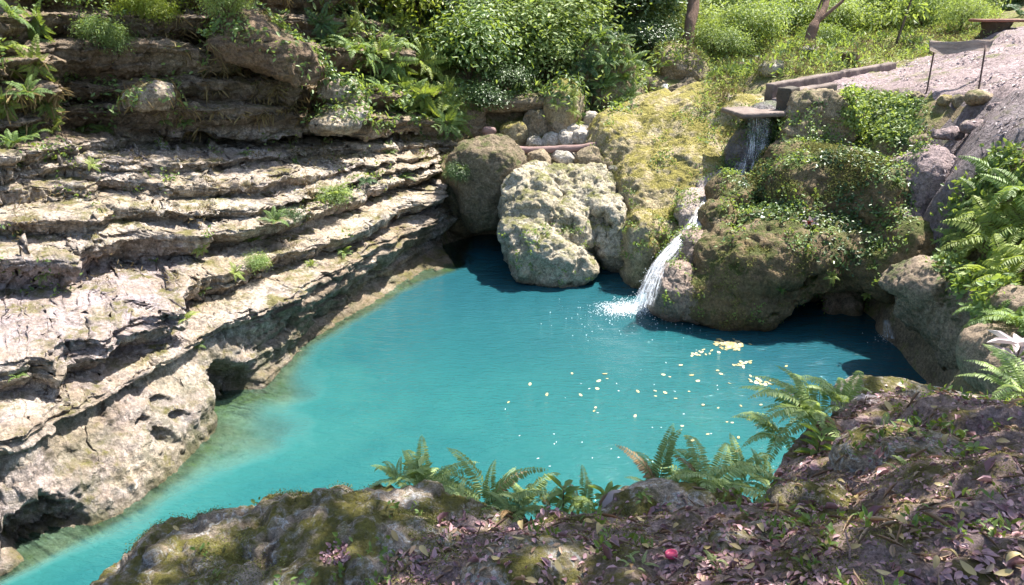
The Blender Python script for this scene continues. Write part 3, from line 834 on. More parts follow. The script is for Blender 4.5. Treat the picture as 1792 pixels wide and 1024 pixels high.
NB = np.array(nb)
nfun = rbf_fit(NB[:, :2], NB[:, 2], .01)
EDGE = [PZ(px, py, z) for px, py, z in [(500, 960, 2.3), (800, 908, 2.5), (900, 902, 2.55), (1000, 890, 2.55), (1100, 888, 2.55), (1210, 878, 2.52), (1300, 872, 2.5), (1345, 838, 2.45), (1372, 785, 2.45), (1415, 738, 2.5), (1500, 686, 2.55), (1570, 676, 2.5), (1650, 698, 2.4), (1720, 710, 2.35), (1792, 733, 2.35)]]
EX = np.array([(-6, .8), (-2.5, 1.3)] + [(p[0], p[1]) for p in EDGE] + [(4.2, 4.0), (8, 3.6)])
o_ = np.argsort(EX[:, 0]); EX = EX[o_]
xs = np.arange(-3.2, 6.0, .019); ys = np.arange(-.6, 5.0, .019)
# far from the lens the sheet carries on coarsely
X, Y = np.meshgrid(xs, ys, indexing='ij'); XY = np.stack([X.ravel(), Y.ravel()], 1)
ye = np.interp(XY[:, 0], EX[:, 0], EX[:, 1]) + .05 * fbm(np.column_stack([XY, XY[:, 0] * 0]), 2.0, 3, 51)
Z = nfun(XY)
V = np.column_stack([XY, Z])
V[:, 2] += .06 * fbm(V, 2.0, 4, 52) + .045 * ridged(V, 4.2, 4, 53) + .016 * ridged(V, 14, 3, 54)
hum = sstep(.05, .5, fbm(V, 1.6, 3, 55)) * sstep(1.35, 1.8, XY[:, 0]); V[:, 2] += .10 * hum
over = np.maximum(XY[:, 1] - ye, 0)
V[:, 2] -= np.minimum(over * 5.5 + over ** 2 * 6, 4.4)
V[:, 2] -= .06 * sstep(-.25, 0, XY[:, 1] - ye)
F = grid_faces(len(xs), len(ys))[:, ::-1]
keep = ~((over[F].min(1) > .75))
F = F[keep]
SURF.append((V, F)); NEAR = (V, F)
gr = kind(obj_np('ground', V, F, M['soil']), 'structure'); gr['label'] = 'leaf strewn soil bank at the camera side of the pool'
xs2 = np.linspace(-12, 14, 60); ys2 = np.linspace(-12, -.55, 30)
X, Y = np.meshgrid(xs2, ys2, indexing='ij'); XY = np.stack([X.ravel(), Y.ravel()], 1)
V2 = np.column_stack([XY, np.clip(nfun(np.clip(XY, [-3, -1], [6, 5])), 2, 3.4)])
kind(obj_np('ground', V2, grid_faces(60, 30)[:, ::-1], M['soil']), 'structure')

# ------------------------------------------------------------------ water
xs = np.arange(-7.5, 9.5, .06); ys = np.arange(.6, 17.5, .06)
X, Y = np.meshgrid(xs, ys, indexing='ij'); XY = np.stack([X.ravel(), Y.ravel()], 1)
wl = L[0][:, :2]
inw = (XY[:, 0] - np.interp(XY[:, 1], wl[::-1][np.argsort(wl[::-1][:, 1])][:, 1], wl[::-1][np.argsort(wl[::-1][:, 1])][:, 0]))
shw = np.interp(XY[:, 1], [5.0, 6.3, 6.9, 7.6, 8.4, 9.2, 14], [.28, .45, 1.1, 1.25, .8, .35, .3])
wob = 1 + .45 * fbm(np.column_stack([XY, XY[:, 0] * 0]), 1.6, 3, 61)
dep = np.clip(inw / shw * .42 * wob, 0, 1)
shadowed = np.clip(.9 * sstep(7.6, 13.2, XY[:, 1] + .6 * wob) + .9 * sstep(2.2, 4.6, XY[:, 0] - .12 * (XY[:, 1] - 9) + .3 * wob) * sstep(6.4, 8.2, XY[:, 1]), 0, 1)  # back and right end: shade and rock reflections painted as darker water
V = np.column_stack([XY, np.zeros(len(XY))])
wo = kind(obj_np('water', V, grid_faces(len(xs), len(ys))[:, ::-1], M['water'], attrs={'depth': dep, 'shadowed': shadowed}, smooth=True), 'structure')
wo['label'] = 'milky turquoise pool water'
WATER = (V, grid_faces(len(xs), len(ys)))
# ------------------------------------------------------------------ rocks around the pool
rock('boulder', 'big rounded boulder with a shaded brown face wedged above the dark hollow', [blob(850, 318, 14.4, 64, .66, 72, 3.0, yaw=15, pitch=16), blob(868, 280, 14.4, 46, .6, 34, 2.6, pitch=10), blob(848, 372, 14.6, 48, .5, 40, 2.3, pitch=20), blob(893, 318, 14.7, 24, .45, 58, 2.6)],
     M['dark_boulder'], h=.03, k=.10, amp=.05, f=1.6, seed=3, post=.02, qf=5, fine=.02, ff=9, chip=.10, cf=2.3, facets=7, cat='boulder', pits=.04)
rock('rock', 'rugged pale grey pitted rock at the head of the pool, right of the round boulder',
     [wblob(PT(975, 372, 13.9), (.92, .85, .55), 3.2, roll=20, pitch=22), wblob(PT(955, 440, 13.2), (.62, .6, .42), 2.8, roll=24, pitch=12), wblob(PT(985, 462, 13.1), (.42, .4, .30), 2.6, roll=-12), blob(1072, 415, 13.5, 30, .45, 62, 2.5, roll=-14), blob(918, 350, 14.0, 28, .5, 44, 2.6), blob(1045, 345, 14.2, 50, .6, 34, 2.8, roll=25), blob(910, 425, 13.4, 20, .4, 44, 2.5)],
     M['grey_rock'], carves=[blob(1046, 386, 13.0, 24, .55, 18, 2.2), blob(985, 338, 13.2, 14, .35, 20, 2.2), blob(1080, 480, 12.9, 30, .5, 26, 2.2)],
     h=.025, k=.10, amp=.17, f=1.5, seed=5, pits=.10, pf=4.0, fine=.026, ff=9, chip=.1, cf=2.4, post=.075, qf=3.6)
rock('mossy_outcrop', 'wide yellow mossy outcrop sloping down from the concrete spout to the cascade',
     [wblob(PT(1195, 262, 15.0), (1.45, 1.75, .62), 2.8, pitch=26, roll=-8, yaw=-6), wblob(PT(1085, 262, 15.2), (.62, .9, .62), 3.0, pitch=14, roll=14), wblob(PT(1150, 340, 13.9), (.7, .9, .55), 2.5, pitch=30), wblob(PT(1225, 320, 13.9), (.6, .9, .5), 2.4, pitch=30), blob(1290, 215, 15.0, 60, .9, 46, 2.4, roll=-14),
      blob(1150, 402, 13.0, 50, .45, 30, 2.8), blob(1118, 445, 12.95, 24, .4, 76, 2.3), blob(1200, 400, 13.2, 40, .5, 44, 2.3), blob(1105, 345, 14.0, 26, .5, 50, 2.3)],
     M['mossy'], carves=[blob(1180, 465, 12.5, 34, .45, 50, 2.3)], h=.036, k=.12, amp=.11, f=1.1, seed=8, pits=.04, fine=.02, ff=9, chip=.16, cf=1.7, post=.03, qf=4, cat='outcrop')
rock('overhanging_outcrop', 'brown outcrop hanging over a dark cave at the right side of the pool, ferns above',
     [blob(1350, 460, 11.7, 140, 1.0, 84, 2.4, roll=-6), blob(1450, 340, 12.3, 120, 1.1, 80, 2.3, roll=10), blob(1278, 372, 12.5, 25, .45, 52, 2.4), blob(1252, 508, 11.55, 80, .6, 48, 2.2), blob(1480, 445, 11.6, 52, .6, 58, 2.3), blob(1420, 302, 12.6, 74, .8, 44, 2.3), blob(1540, 400, 11.5, 50, .7, 90, 2.3), blob(1585, 440, 10.9, 52, .7, 70, 2.3), blob(1528, 455, 11.1, 56, .7, 52, 2.3),
      blob(1330, 525, 11.4, 90, .55, 36, 2.3, roll=-8), blob(1260, 420, 12.0, 34, .45, 60, 2.3), blob(1560, 520, 11.6, 60, .5, 70, 2.3)],
     M['tufa'], carves=[blob(1480, 568, 11.1, 112, .95, 58, 2.5, roll=-6), blob(1290, 402, 11.6, 26, .3, 14, 2.2), blob(1395, 490, 11.0, 40, .4, 8, 2.2, roll=-20)],
     h=.036, k=.14, amp=.15, f=1.3, seed=11, pits=.05, pf=4.5, fine=.026, ff=9, chip=.17, cf=2.6, post=.045, qf=3.4, cat='outcrop')
rock('shading_rock', 'added dark rock behind the round boulder, shading the hollow beneath it', [blob(850, 318, 15.5, 120, .75, 46, 2.6), blob(800, 350, 15.3, 40, .5, 60, 2.4)], M['tufa'], h=.04, amp=.08, f=1.6, seed=33, fine=.02, post=.03)  # added to keep the sun out of the hollow under the boulder
rock('stalactite_rock', 'two lumpy brown dripstone knobs hanging inside the dark cave', [blob(1456, 540, 11.8, 15, .16, 36, 2.2), blob(1487, 545, 11.8, 20, .2, 38, 2.2), blob(1470, 505, 11.9, 40, .3, 22, 2.2)], M['tan_rock'], h=.024, k=.06, amp=.04, f=3, seed=13, fine=.012)
rock('water_worn_rock', 'tan water worn rock wall dropping into the pool below the right ferns',
     [blob(1640, 535, 9.6, 46, .5, 74, 2.5, roll=-16), blob(1622, 496, 9.6, 60, .5, 24, 3.0), blob(1704, 590, 9.1, 40, .55, 80, 2.4, roll=-10), blob(1685, 625, 9.1, 22, .35, 44, 2.3, roll=-18), blob(1740, 560, 8.8, 60, .7, 70, 2.4)],
     M['tan_rock'], h=.026, k=.10, amp=.09, f=1.8, seed=15, pits=.06, fine=.022, ff=9, chip=.12, post=.04, qf=4)
rock('shore_rock', 'pale tan rounded rock in the lower right corner of the pool', [blob(1770, 640, 7.2, 66, .55, 60, 2.3), blob(1790, 560, 7.4, 40, .5, 50, 2.3), blob(1850, 660, 7.0, 70, .6, 60, 2.3)], M['tan_rock'], h=.028, k=.12, amp=.06, f=1.6, seed=16, fine=.012)
rock('cascade_rock', 'wet rounded grey rock under the white cascade', [blob(1178, 512, 11.5, 38, .40, 52, 2.2, roll=14), blob(1204, 448, 11.85, 30, .40, 46, 2.2, roll=30), blob(1215, 525, 11.4, 40, .36, 36, 2.2)], M['wet_tan'], h=.026, k=.1, amp=.05, f=2, seed=17, fine=.018, pits=.03, post=.03, cat='rock')
rock('chute_rock', 'pale wet chute of rock where the water slides above the cascade', [wblob(PT(1228, 372, 12.75), (.42, .55, .24), 2.4, pitch=20), wblob(PT(1256, 340, 13.2), (.34, .55, .24), 2.4, pitch=30, yaw=-15)], M['wet_pale'], h=.028, k=.1, amp=.05, f=2, seed=18, fine=.018, post=.02)
rock('dripping_rock', 'dark wet rock face behind the two thin falls under the concrete spout', [blob(1312, 262, 13.55, 34, .32, 78, 2.3, roll=18), blob(1340, 230, 13.6, 34, .4, 50, 2.4)], M['wet_rock'], h=.028, k=.1, amp=.05, f=2.2, seed=19, fine=.014)
rock('bank_rock', 'muddy rock bulge below the dirt path beside the brown outcrop', [blob(1600, 330, 11.2, 46, .6, 74, 2.2, roll=24), blob(1575, 420, 11.0, 34, .5, 60, 2.2)], M['path'], h=.036, k=.12, amp=.08, f=1.8, seed=20, fine=.016)

for px, py, t, rx, rz, m, lb in [(1725, 172, 11.4, 34, 8, 'boulder', 'long flat rock on the path right of the board posts'), (1765, 188, 11.0, 30, 9, 'path', 'low grey rock at the right edge of the path'), (1690, 178, 11.9, 26, 10, 'boulder', 'brown rock at the foot of the right board post'), (1655, 176, 12.1, 14, 8, 'mossy', 'grassy stone between the board posts'), (1600, 168, 12.6, 16, 8, 'boulder', 'reddish stone at the foot of the left board post'),
                                (1660, 235, 11.0, 24, 10, 'path', 'grey step of rock in the muddy slope below the board'), (1630, 275, 10.9, 26, 12, 'path', 'rounded muddy rock lower on the slope below the board'), (1720, 225, 10.7, 30, 10, 'path', 'grey rock step near the right ferns below the path'), (1605, 250, 11.6, 18, 14, 'boulder', 'brown rock beside the creeper on the muddy slope'), (1575, 290, 11.5, 18, 14, 'tufa', 'brown lump above the muddy bulge')]:
    rock('path_rock', lb, [blob(px, py, t, rx, rx * t / FPX * .8, rz, 2.6, yaw=rng.uniform(-30, 30))], M[m], h=.022, k=.05, amp=.04, f=2.6, seed=px, fine=.014, chip=.06, cf=4, facets=4, group='rocks on the path')
# slab boulders and blocks on the upper left cliff
rock('slab_boulder', 'great tilted brown slab resting on the upper left ledges', [blob(470, 85, 12.0, 100, .9, 34, 2.8, roll=24), blob(415, 50, 12.1, 46, .7, 40, 2.4, roll=20), blob(520, 118, 12.0, 44, .7, 16, 2.6, roll=12)],
     mat_rock('brown_slab', (0.24, 0.16, 0.10), (0.20, 0.145, 0.10), (0.15, 0.10, 0.06), dark_amt=.5, moss=(.07, .075, .015), moss_amt=.35, strat=.5, bump=.9), h=.034, k=.10, amp=.10, f=1.6, seed=22, strata=.05, sf=7, fine=.024, ff=9, chip=.14, facets=6, cat='boulder')
rock('rock_block', 'square brown block jutting from the upper ledge beside the cave hollow', [blob(265, 168, 11.2, 36, .4, 20, 3.2, roll=-3)], M['cliff'], h=.026, amp=.04, f=2.4, seed=23, fine=.012, chip=.05)
rock('ledge_rock', 'knobbly rock stack on the ledge right of the tilted slab', [blob(595, 160, 13.0, 34, .4, 18, 2.6), blob(610, 195, 12.9, 38, .4, 16, 2.6), blob(585, 215, 12.8, 44, .4, 12, 2.6)], M['cliff'], h=.028, k=.05, amp=.07, f=2.4, seed=24, fine=.014, chip=.1)

# back bank ledge over the sandy hollow, and humps
rock('overhang_ledge', 'yellow brown rock ledge over a shallow sandy hollow in the back bank', [blob(905, 176, 16.4, 78, .7, 14, 2.6, roll=-4), blob(880, 200, 17.0, 70, .5, 34, 2.4), blob(800, 200, 16.2, 50, .7, 50, 2.2)], M['boulder'], h=.04, k=.12, amp=.06, f=1.7, seed=26, strata=.05, sf=7, fine=.014, cat='rock ledge')
rock('mossy_hump', 'mossy hump of rock right of the sandy hollow, thick with pale green moss', [blob(985, 190, 16.0, 34, .6, 46, 2.2)], M['mossy'], h=.035, amp=.07, f=1.8, seed=27, fine=.02)
rock('fern_hump', 'shaded rock hump draped in ferns behind the stream stones', [blob(1050, 130, 17.2, 58, .9, 72, 2.2), blob(1075, 175, 16.9, 46, .6, 34, 2.3)], M['earth'], h=.045, k=.15, amp=.08, f=1.5, seed=28, fine=.018)
rock('boulder', 'big angular tan boulder beside the little falls at the top of the stream', [blob(1194, 122, 18.2, 44, .7, 30, 2.6, roll=14), blob(1180, 105, 18.3, 26, .6, 24, 2.4)], M['boulder'], h=.036, k=.12, amp=.06, f=1.6, seed=29, fine=.018, chip=.1, facets=7, cat='boulder')
rock('mossy_bank', 'long grey green mossy bank rising right from the stream falls', [blob(1262, 160, 16.9, 62, .7, 22, 2.3, roll=-24)], M['mossy'], h=.045, amp=.07, f=1.6, seed=30, fine=.018, cat='outcrop')

# stones of the dry stream bed
ST = [(898, 236, 15.9, 24, 24, 'mossy', 'dark mossy stone left of the pale standing stone'), (941, 222, 16.0, 25, 29, 'boulder', 'pale standing stone under the overhang ledge'), (983, 226, 15.8, 24, 20, 'boulder', 'brown stone beneath the mossy hump'),
      (1022, 182, 16.6, 14, 16, 'boulder', 'upright brown stone above the dry stream bed'), (1036, 210, 16.0, 17, 13, 'pale_stone', 'pale stone in front of the upright brown stone'),
      (936, 250, 15.6, 15, 10, 'pale_stone', 'small white stone left behind the log'), (966, 246, 15.6, 18, 13, 'pale_stone', 'white stone behind the middle of the log'), (992, 242, 15.5, 20, 14, 'pale_stone', 'broad white stone behind the log'), (1018, 240, 15.4, 20, 12, 'pale_stone', 'pale stone behind the right half of the log'), (1010, 226, 15.8, 30, 7, 'pale_stone', 'flat pale slab stone behind the log'), (1040, 236, 15.3, 14, 9, 'pale_stone', 'small pale stone touching the right end of the log'),
      (943, 282, 14.6, 26, 20, 'boulder', 'brown stone under the left half of the log'), (988, 276, 14.7, 24, 16, 'pale_stone', 'pale angular stone under the middle of the log'), (1014, 270, 14.8, 16, 14, 'pale_stone', 'pale stone under the right half of the log'), (1033, 285, 14.5, 24, 30, 'boulder', 'leaning brown stone against the mossy outcrop'),
      (965, 298, 14.4, 14, 11, 'pale_stone', 'small pale stone above the pitted grey rock'), (925, 300, 14.3, 16, 14, 'pale_stone', 'pale stone between round boulder and pitted rock'), (1006, 300, 14.3, 6, 5, 'pale_stone', 'tiny white stone in the dark gap'),
      (1075, 310, 14.1, 15, 20, 'wet_rock', 'dark round stone in the gap left of the mossy outcrop'), (1060, 292, 14.3, 12, 17, 'boulder', 'upright stone behind the dark round stone'), (1085, 345, 13.9, 20, 24, 'wet_rock', 'dark stone sunk low in the gap by the outcrop'),
      (1118, 160, 17.2, 12, 14, 'boulder', 'brown stone low in the heap left of the falls'), (1138, 148, 17.4, 14, 11, 'boulder', 'rounded stone on top of the heap left of the falls'), (1142, 172, 17.0, 13, 10, 'mossy', 'mossy stone in the heap beside the falls'), (1125, 184, 16.8, 18, 15, 'boulder', 'stone at the foot of the heap left of the falls'), (1108, 178, 16.9, 14, 14, 'mossy', 'green stone at the left end of the heap'), (1150, 186, 16.6, 9, 8, 'pale_stone', 'small grey stone at the foot of the falls'),
      (1189, 162, 17.0, 24, 13, 'boulder', 'flat brown stone dividing the little falls'), (1205, 145, 17.6, 18, 7, 'boulder', 'low stone under the angular tan boulder'), (1270, 126, 17.9, 17, 9, 'pale_stone', 'pale stone beside the angular tan boulder'), (1290, 118, 18.0, 14, 8, 'boulder', 'tan stone behind the pale stone in the grass'), (1350, 118, 15.6, 20, 14, 'grey_rock', 'grey stone in the grass above the concrete channel'),
      (1415, 90, 17.4, 22, 10, 'pale_stone', 'pink grey stone at the foot of the leaning tree'), (1490, 100, 15.6, 16, 9, 'tufa', 'dark brown stone in the grass beyond the channel')]
for i, (px, py, t, rx, rz, m, lb) in enumerate(ST):
    a = rng.uniform(-25, 25)
    rock('stream_stone', lb, [blob(px, py, t, rx, rx * t / FPX * rng.uniform(.8, 1.1), rz, rng.uniform(2.3, 3.2), yaw=rng.uniform(0, 90), roll=a * .5), blob(px + rng.uniform(-.3, .3) * rx, py + .3 * rz, t, rx * .7, rx * .7 * t / FPX, rz * .6, 2.4)],
         M[m], h=max(.014, rx * t / FPX / 13), k=.05, amp=.10 * rx * t / FPX, f=1.6 / max(rx * t / FPX, .05) * .5, seed=40 + i, fine=.010, chip=.2 * rx * t / FPX, cf=.9 / max(rx * t / FPX, .08), facets=6, cat='stone', group='stones along the stream bed')

# rubble wall below the channel
V, F = solid([blob(1430, 225, 13.0, 62, .45, 62, 3.5, yaw=-10), blob(1400, 250, 12.9, 36, .4, 44, 2.8)], (), .026, .08)
w_, cid = worley(V * [1, 1, 1.2], 5.0, 4); N = vnormals(V, F)
V = V + N * (.06 * (1 - sstep(.3, .55, w_)) + .04 * (cid - .5))[:, None] + N * (.05 * fbm(V, 1.5, 3, 5))[:, None]
V = rough(V, F, amp=.012, f=4, fine=.009, seed=6, chip=.1, cf=5)
SURF.append((V, F))
thing(obj_np('stone_wall', V, F, M['boulder']), 'rubble stone wall under the concrete channel, half grown over', 'wall')

# ------------------------------------------------------------------ near rocks
rock('near_rock', 'wide mossy brown rock with a leaf filled hollow at the near left edge',
     [wblob((-.75, 2.25, 1.95), (.95, .62, .62), 2.9, yaw=8), wblob((-.42, 2.52, 2.12), (.45, .36, .38), 2.6), wblob((-1.15, 1.75, 1.75), (.55, .5, .6), 2.6), wblob((-.2, 2.15, 2.2), (.34, .34, .3), 2.5), wblob((-.6, 1.5, 2.0), (.7, .5, .55), 2.6), wblob((-.95, 2.5, 2.0), (.4, .3, .46), 2.4)],
     M['near_rock'], carves=[wblob(PT(585, 965, 2.48), (.13, .10, .10), 2.2)], h=.0125, k=.10, zmin=-.4, amp=.07, f=2.0, seed=71, pits=.05, pf=6, fine=.018, ff=13, chip=.08, cf=3.6, post=.042, qf=5.5)
rock('near_rock', 'grey weathered rock capping the bank behind the right hand fern', [wblob(PZ(1610, 728, 2.33), (.42, .24, .15), 2.4, yaw=-14), wblob(PZ(1545, 712, 2.33), (.2, .2, .13), 2.3)], M['near_rock'], h=.016, k=.1, amp=.04, f=2.6, seed=72, pits=.03, fine=.010, ff=15)
for i, (px, py, z, a, b, c, lb) in enumerate([(1600, 835, 2.62, .30, .2, .17, 'mossy knob of rock among weeds at the right of the bank'), (1440, 905, 2.6, .22, .14, .09, 'pale flat rock catching a patch of sun on the bank'), (1180, 905, 2.46, .30, .14, .12, 'low brown rock at the brink beside the middle ferns'), (700, 985, 2.52, .22, .18, .14, 'dark pitted lump at the right end of the wide mossy rock'), (1330, 985, 2.72, .25, .13, .08, 'low mossy rock in the leaf litter at the bottom edge'),
                                               (950, 1010, 2.68, .26, .15, .08, 'smooth bare rock at the bottom edge right of the wide mossy rock'), (1700, 760, 2.58, .3, .2, .12, 'mossy rock sheet at the far right of the bank')]):
    rock('near_rock', lb, [wblob(PZ(px, py, z), (a, b, c), 2.5, yaw=rng.uniform(-25, 25)), wblob(PZ(px, py, z) + [a * .5, .02, -.04], (a * .6, b * .8, c * .8), 2.4)], M['near_rock'], h=.013, k=.06, amp=.035, f=3, seed=80 + i, pits=.03, fine=.009, ff=16, chip=.1, cf=6, post=.02, qf=8)


# ------------------------------------------------------------------ ray casting against everything built so far
def bvh_all():
    Vs, Fs, n = [], [], 0
    for v, f in SURF:
        Vs.append(v); Fs.append(f + n); n += len(v)
    Va = np.concatenate(Vs)
    return BVHTree.FromPolygons(Va.tolist(), [tuple(q) for f in Fs for q in f.tolist()])


BVH = bvh_all()


def hit(px, py, off=0.0):
    d = Vector(ray(px, py)); d.normalize()
    p, n, i, t = BVH.ray_cast(Vector(CAM), d)
    if p is None: return None, None
    if n.dot(d) > 0: n = -n
    return np.array(p), np.array(n)


def hit_down(x, y, z0=9.0):
    p, n, i, t = BVH.ray_cast(Vector((x, y, z0)), Vector((0, 0, -1)))
    return (None, None) if p is None else (np.array(p), np.array(n) * (1 if n[2] > 0 else -1))
# ------------------------------------------------------------------ leaves, fronds, crowns
def unit(a):
    return a / (np.linalg.norm(a, axis=-1, keepdims=True) + 1e-9)


def leaves(pos, d, n, Ln, W, fold=.25, droop=.25, tint=None, r=rng):
    pos = np.asarray(pos, float); k = len(pos)
    d = unit(np.asarray(d, float)); s = unit(np.cross(n, d)); n = np.cross(d, s)
    Ln = np.broadcast_to(np.asarray(Ln, float), (k,))[:, None]; W = np.broadcast_to(np.asarray(W, float), (k,))[:, None]
    m1 = pos + d * Ln * .36 + n * Ln * droop * .16; m2 = pos + d * Ln * .72 + n * Ln * droop * .10
    V = np.stack([pos, m1 + s * W * .5 + n * W * fold * .5, m2 + s * W * .36 + n * W * fold * .36, pos + d * Ln - n * Ln * droop * .25,
                  m2 - s * W * .36 + n * W * fold * .36, m1 - s * W * .5 + n * W * fold * .5], 1).reshape(-1, 3)
    i = np.arange(k)[:, None] * 6
    F = np.concatenate([i + np.array([[0, 5, 4, 3]]), i + np.array([[0, 3, 2, 1]])])
    t = r.random(k) if tint is None else np.asarray(tint)
    return V, F, np.repeat(t, 6)


def frond(Ln=1.0, e0=62, bend=95, pairs=26, pl=.20, sweep=.35, r=rng, wmul=1.0, side=0.0, tint=None, hang=.3):
    a = np.linspace(0, 1, 60)
    ang = R(e0) - R(bend) * a ** 1.25; az = R(side) * a ** 1.5
    step = Ln / 59
    P = np.cumsum(np.stack([np.cos(ang) * np.cos(az), np.cos(ang) * np.sin(az), np.sin(ang)], 1) * step, 0)
    T = unit(np.gradient(P, axis=0)); up = np.array([0, 0, 1.0])
    S = unit(np.cross(T, up)); Nn = np.cross(S, T)
    pa = np.linspace(.14, .99, pairs); ii = (pa * 59).astype(int)
    shp = np.clip((pa - .05) / .22, .35, 1) * np.clip(1 - pa, 0, 1) ** .62 + .03
    out = []
    t0 = r.random() if tint is None else tint
    for sg in (-1, 1):
        d = S[ii] * sg + T[ii] * sweep - Nn[ii] * hang * r.uniform(.5, 1.5, (pairs, 1)) + r.normal(0, .05, (pairs, 3))
        out.append(leaves(P[ii], d, Nn[ii] + S[ii] * sg * .25, pl * Ln * shp * r.uniform(.88, 1.1, pairs), wmul * 1.12 * (.85 / pairs) * Ln * np.clip(shp + .45, 0, 1), .12, .3,
                          np.clip(t0 + r.normal(0, .12, pairs), 0, 1), r))
    v, f = tube(P[::4], np.linspace(.007, .0025, len(P[::4])) * Ln, 4, False)
    out.append((v, f, np.full(len(v), .95)))
    return join(out)


def xf(part, Mx, loc):
    return (part[0] @ np.asarray(Mx).T + loc,) + tuple(part[1:])


def fern_arrays(n=9, r=rng, **kw):
    ps = []
    for i in range(n):
        az = 2 * np.pi * (i + r.uniform(-.35, .35)) / n
        k = dict(Ln=r.uniform(.7, 1.05), e0=r.uniform(45, 82), bend=r.uniform(70, 125), side=r.uniform(-25, 25), r=r); k.update(kw)
        ps.append(xf(frond(**k), rotz(az), np.zeros(3)))
    return join(ps)


def mesh_leaf(name, part, mat):
    me = mesh_np(name, part[0], part[1], True, {'tint': part[2]}); me.materials.append(mat)
    return me


def setmat(o, m):
    o.material_slots[0].link = 'OBJECT'; o.material_slots[0].material = m


def orient(n, tilt, spin):
    z = unit(np.array([0, 0, 1.0]) * (1 - tilt) + np.asarray(n) * tilt)
    q = Vector((0, 0, 1)).rotation_difference(Vector(z))
    return (q.to_matrix() @ Matrix.Rotation(spin, 3, 'Z')).to_euler()


FERNS = [mesh_leaf('fern', fern_arrays(8 + i % 3, pairs=20, pl=.24), M['fern']) for i in range(5)]
FRONDS = [mesh_leaf('frond', frond(1.0, e, b, 30, .19, side=s), M['fern']) for e, b, s in [(60, 95, 14), (46, 90, -24), (70, 115, 28), (36, 70, 8), (78, 85, -14), (55, 120, -30), (64, 70, 5)]]


def far_fern(px, py, size, mat, label, group, tilt=.45, off=0.0):
    p, n = hit(px, py)
    if p is None: return None
    t = (p - CAM) @ FWD
    o = link('fern', FERNS[int(rng.integers(5))])
    setmat(o, M[mat]); o.location = p + n * off; sc = size * t / FPX * .62
    o.scale = (sc, sc, sc * rng.uniform(.85, 1.1)); o.rotation_euler = orient(n, tilt, rng.uniform(0, 6.28))
    return thing(o, label, 'fern', group)


def near_fern(px, py, z, size, nf, mat, label, group=None, spread=(0, 360), up=0.0, base=None):
    p = PZ(px, py, z) if base is None else np.array(base)
    t = (p - CAM) @ FWD
    e = empty('fern', p, label, 'fern', group)
    sc = 1.4 * size * t / FPX; nf = int(nf * 1.5)
    for i in range(nf):
        az = R(spread[0] + (spread[1] - spread[0]) * (i + rng.uniform(.1, .9)) / nf)
        o = link('frond', FRONDS[int(rng.integers(7))], parent=e)
        setmat(o, M[mat]); k = sc * rng.uniform(.45, 1.08)
        if rng.random() < .04: setmat(o, M['fern_dead'])
        o.scale = (k, k, k); o.rotation_euler = (rng.uniform(-.15, .15), rng.uniform(-.1, .32) - R(up) * .5, az)
        o.location = (rng.normal(0, .015), rng.normal(0, .015), 0)
    return e


def crown_arrays(rad, n, Ln, W, clumps=14, r=rng, shell=.55, droop=.3, spread=.34, flat=.45):
    c = unit(r.normal(size=(clumps, 3))); c *= (shell + (1 - shell) * r.random((clumps, 1)) ** .5)
    c[:, 2] = np.abs(c[:, 2]) * .9 - .15
    k = r.integers(0, clumps, n)
    P = c[k] + r.normal(0, spread, (n, 3)) * np.array([1, 1, .7])
    out = unit(P - c[k] * .35)
    nrm = unit(out * (1 - flat) + np.array([0, 0, 1.0]) * flat + r.normal(0, .35, (n, 3)))
    d = unit(np.cross(nrm, r.normal(size=(n, 3))) + out * .5 - np.array([0, 0, .35]))
    ctint = r.random(clumps)
    return leaves(P * rad, d, nrm, Ln * r.uniform(.6, 1.2, n), W * r.uniform(.6, 1.2, n), .2, droop, np.clip(ctint[k] * .55 + r.random(n) * .45, 0, 1), r)


def stems_arrays(k, h, spread, r=rng, rad=.02):
    ps = []
    for i in range(k):
        a = r.uniform(0, 6.28); q = np.linspace(0, 1, 7)[:, None]
        tip = np.array([math.cos(a) * spread, math.sin(a) * spread, h * r.uniform(.7, 1)])
        pts = q * tip * np.array([1, 1, 0]) * q + q * tip * np.array([0, 0, 1]) + r.normal(0, .02 * h, (7, 3)) * q
        ps.append(tube(pts, np.linspace(rad, rad * .35, 7), 5))
    return join(ps)


BUSH = []      # unit bushes: about 1 m across, foliage and stems
for i, (n, Ln, W, cl_) in enumerate([(3600, .082, .037, 24), (2900, .10, .044, 20), (4200, .068, .031, 28), (3000, .115, .028, 22), (3800, .078, .040, 24)]):
    f_ = crown_arrays(np.array([.5, .5, .5]), n, Ln * .8, W * .8, cl_)
    f_ = (f_[0] + [0, 0, .38],) + f_[1:]
    s_ = stems_arrays(7, .6, .4)
    BUSH.append((mesh_leaf('foliage', f_, M['leaf']), mesh_np('stem', *s_)))
    BUSH[-1][1].materials.append(M['stem'])


def bush(px, py, size, mat, label, group, var=None, t=None, zs=1.0, off=0.0):
    if t is None:
        p, n = hit(px, py)
        if p is None: return None
        p = p + n * off
    else:
        p = PT(px, py, t)
    t = (p - CAM) @ FWD
    e = empty('bush', p, label, 'bush', group, rng.uniform(0, 6.28))
    v = int(rng.integers(5)) if var is None else var
    sc = size * t / FPX; bx, by, bz = rng.uniform(.8, 1.3), rng.uniform(.8, 1.3), rng.uniform(.75, 1.35)
    for me, nm in zip(BUSH[v], ('foliage', 'stem')):
        o = link(nm, me, parent=e); o.scale = (sc * bx, sc * by, sc * zs * bz)
        if nm == 'foliage': setmat(o, M[mat])
    return e


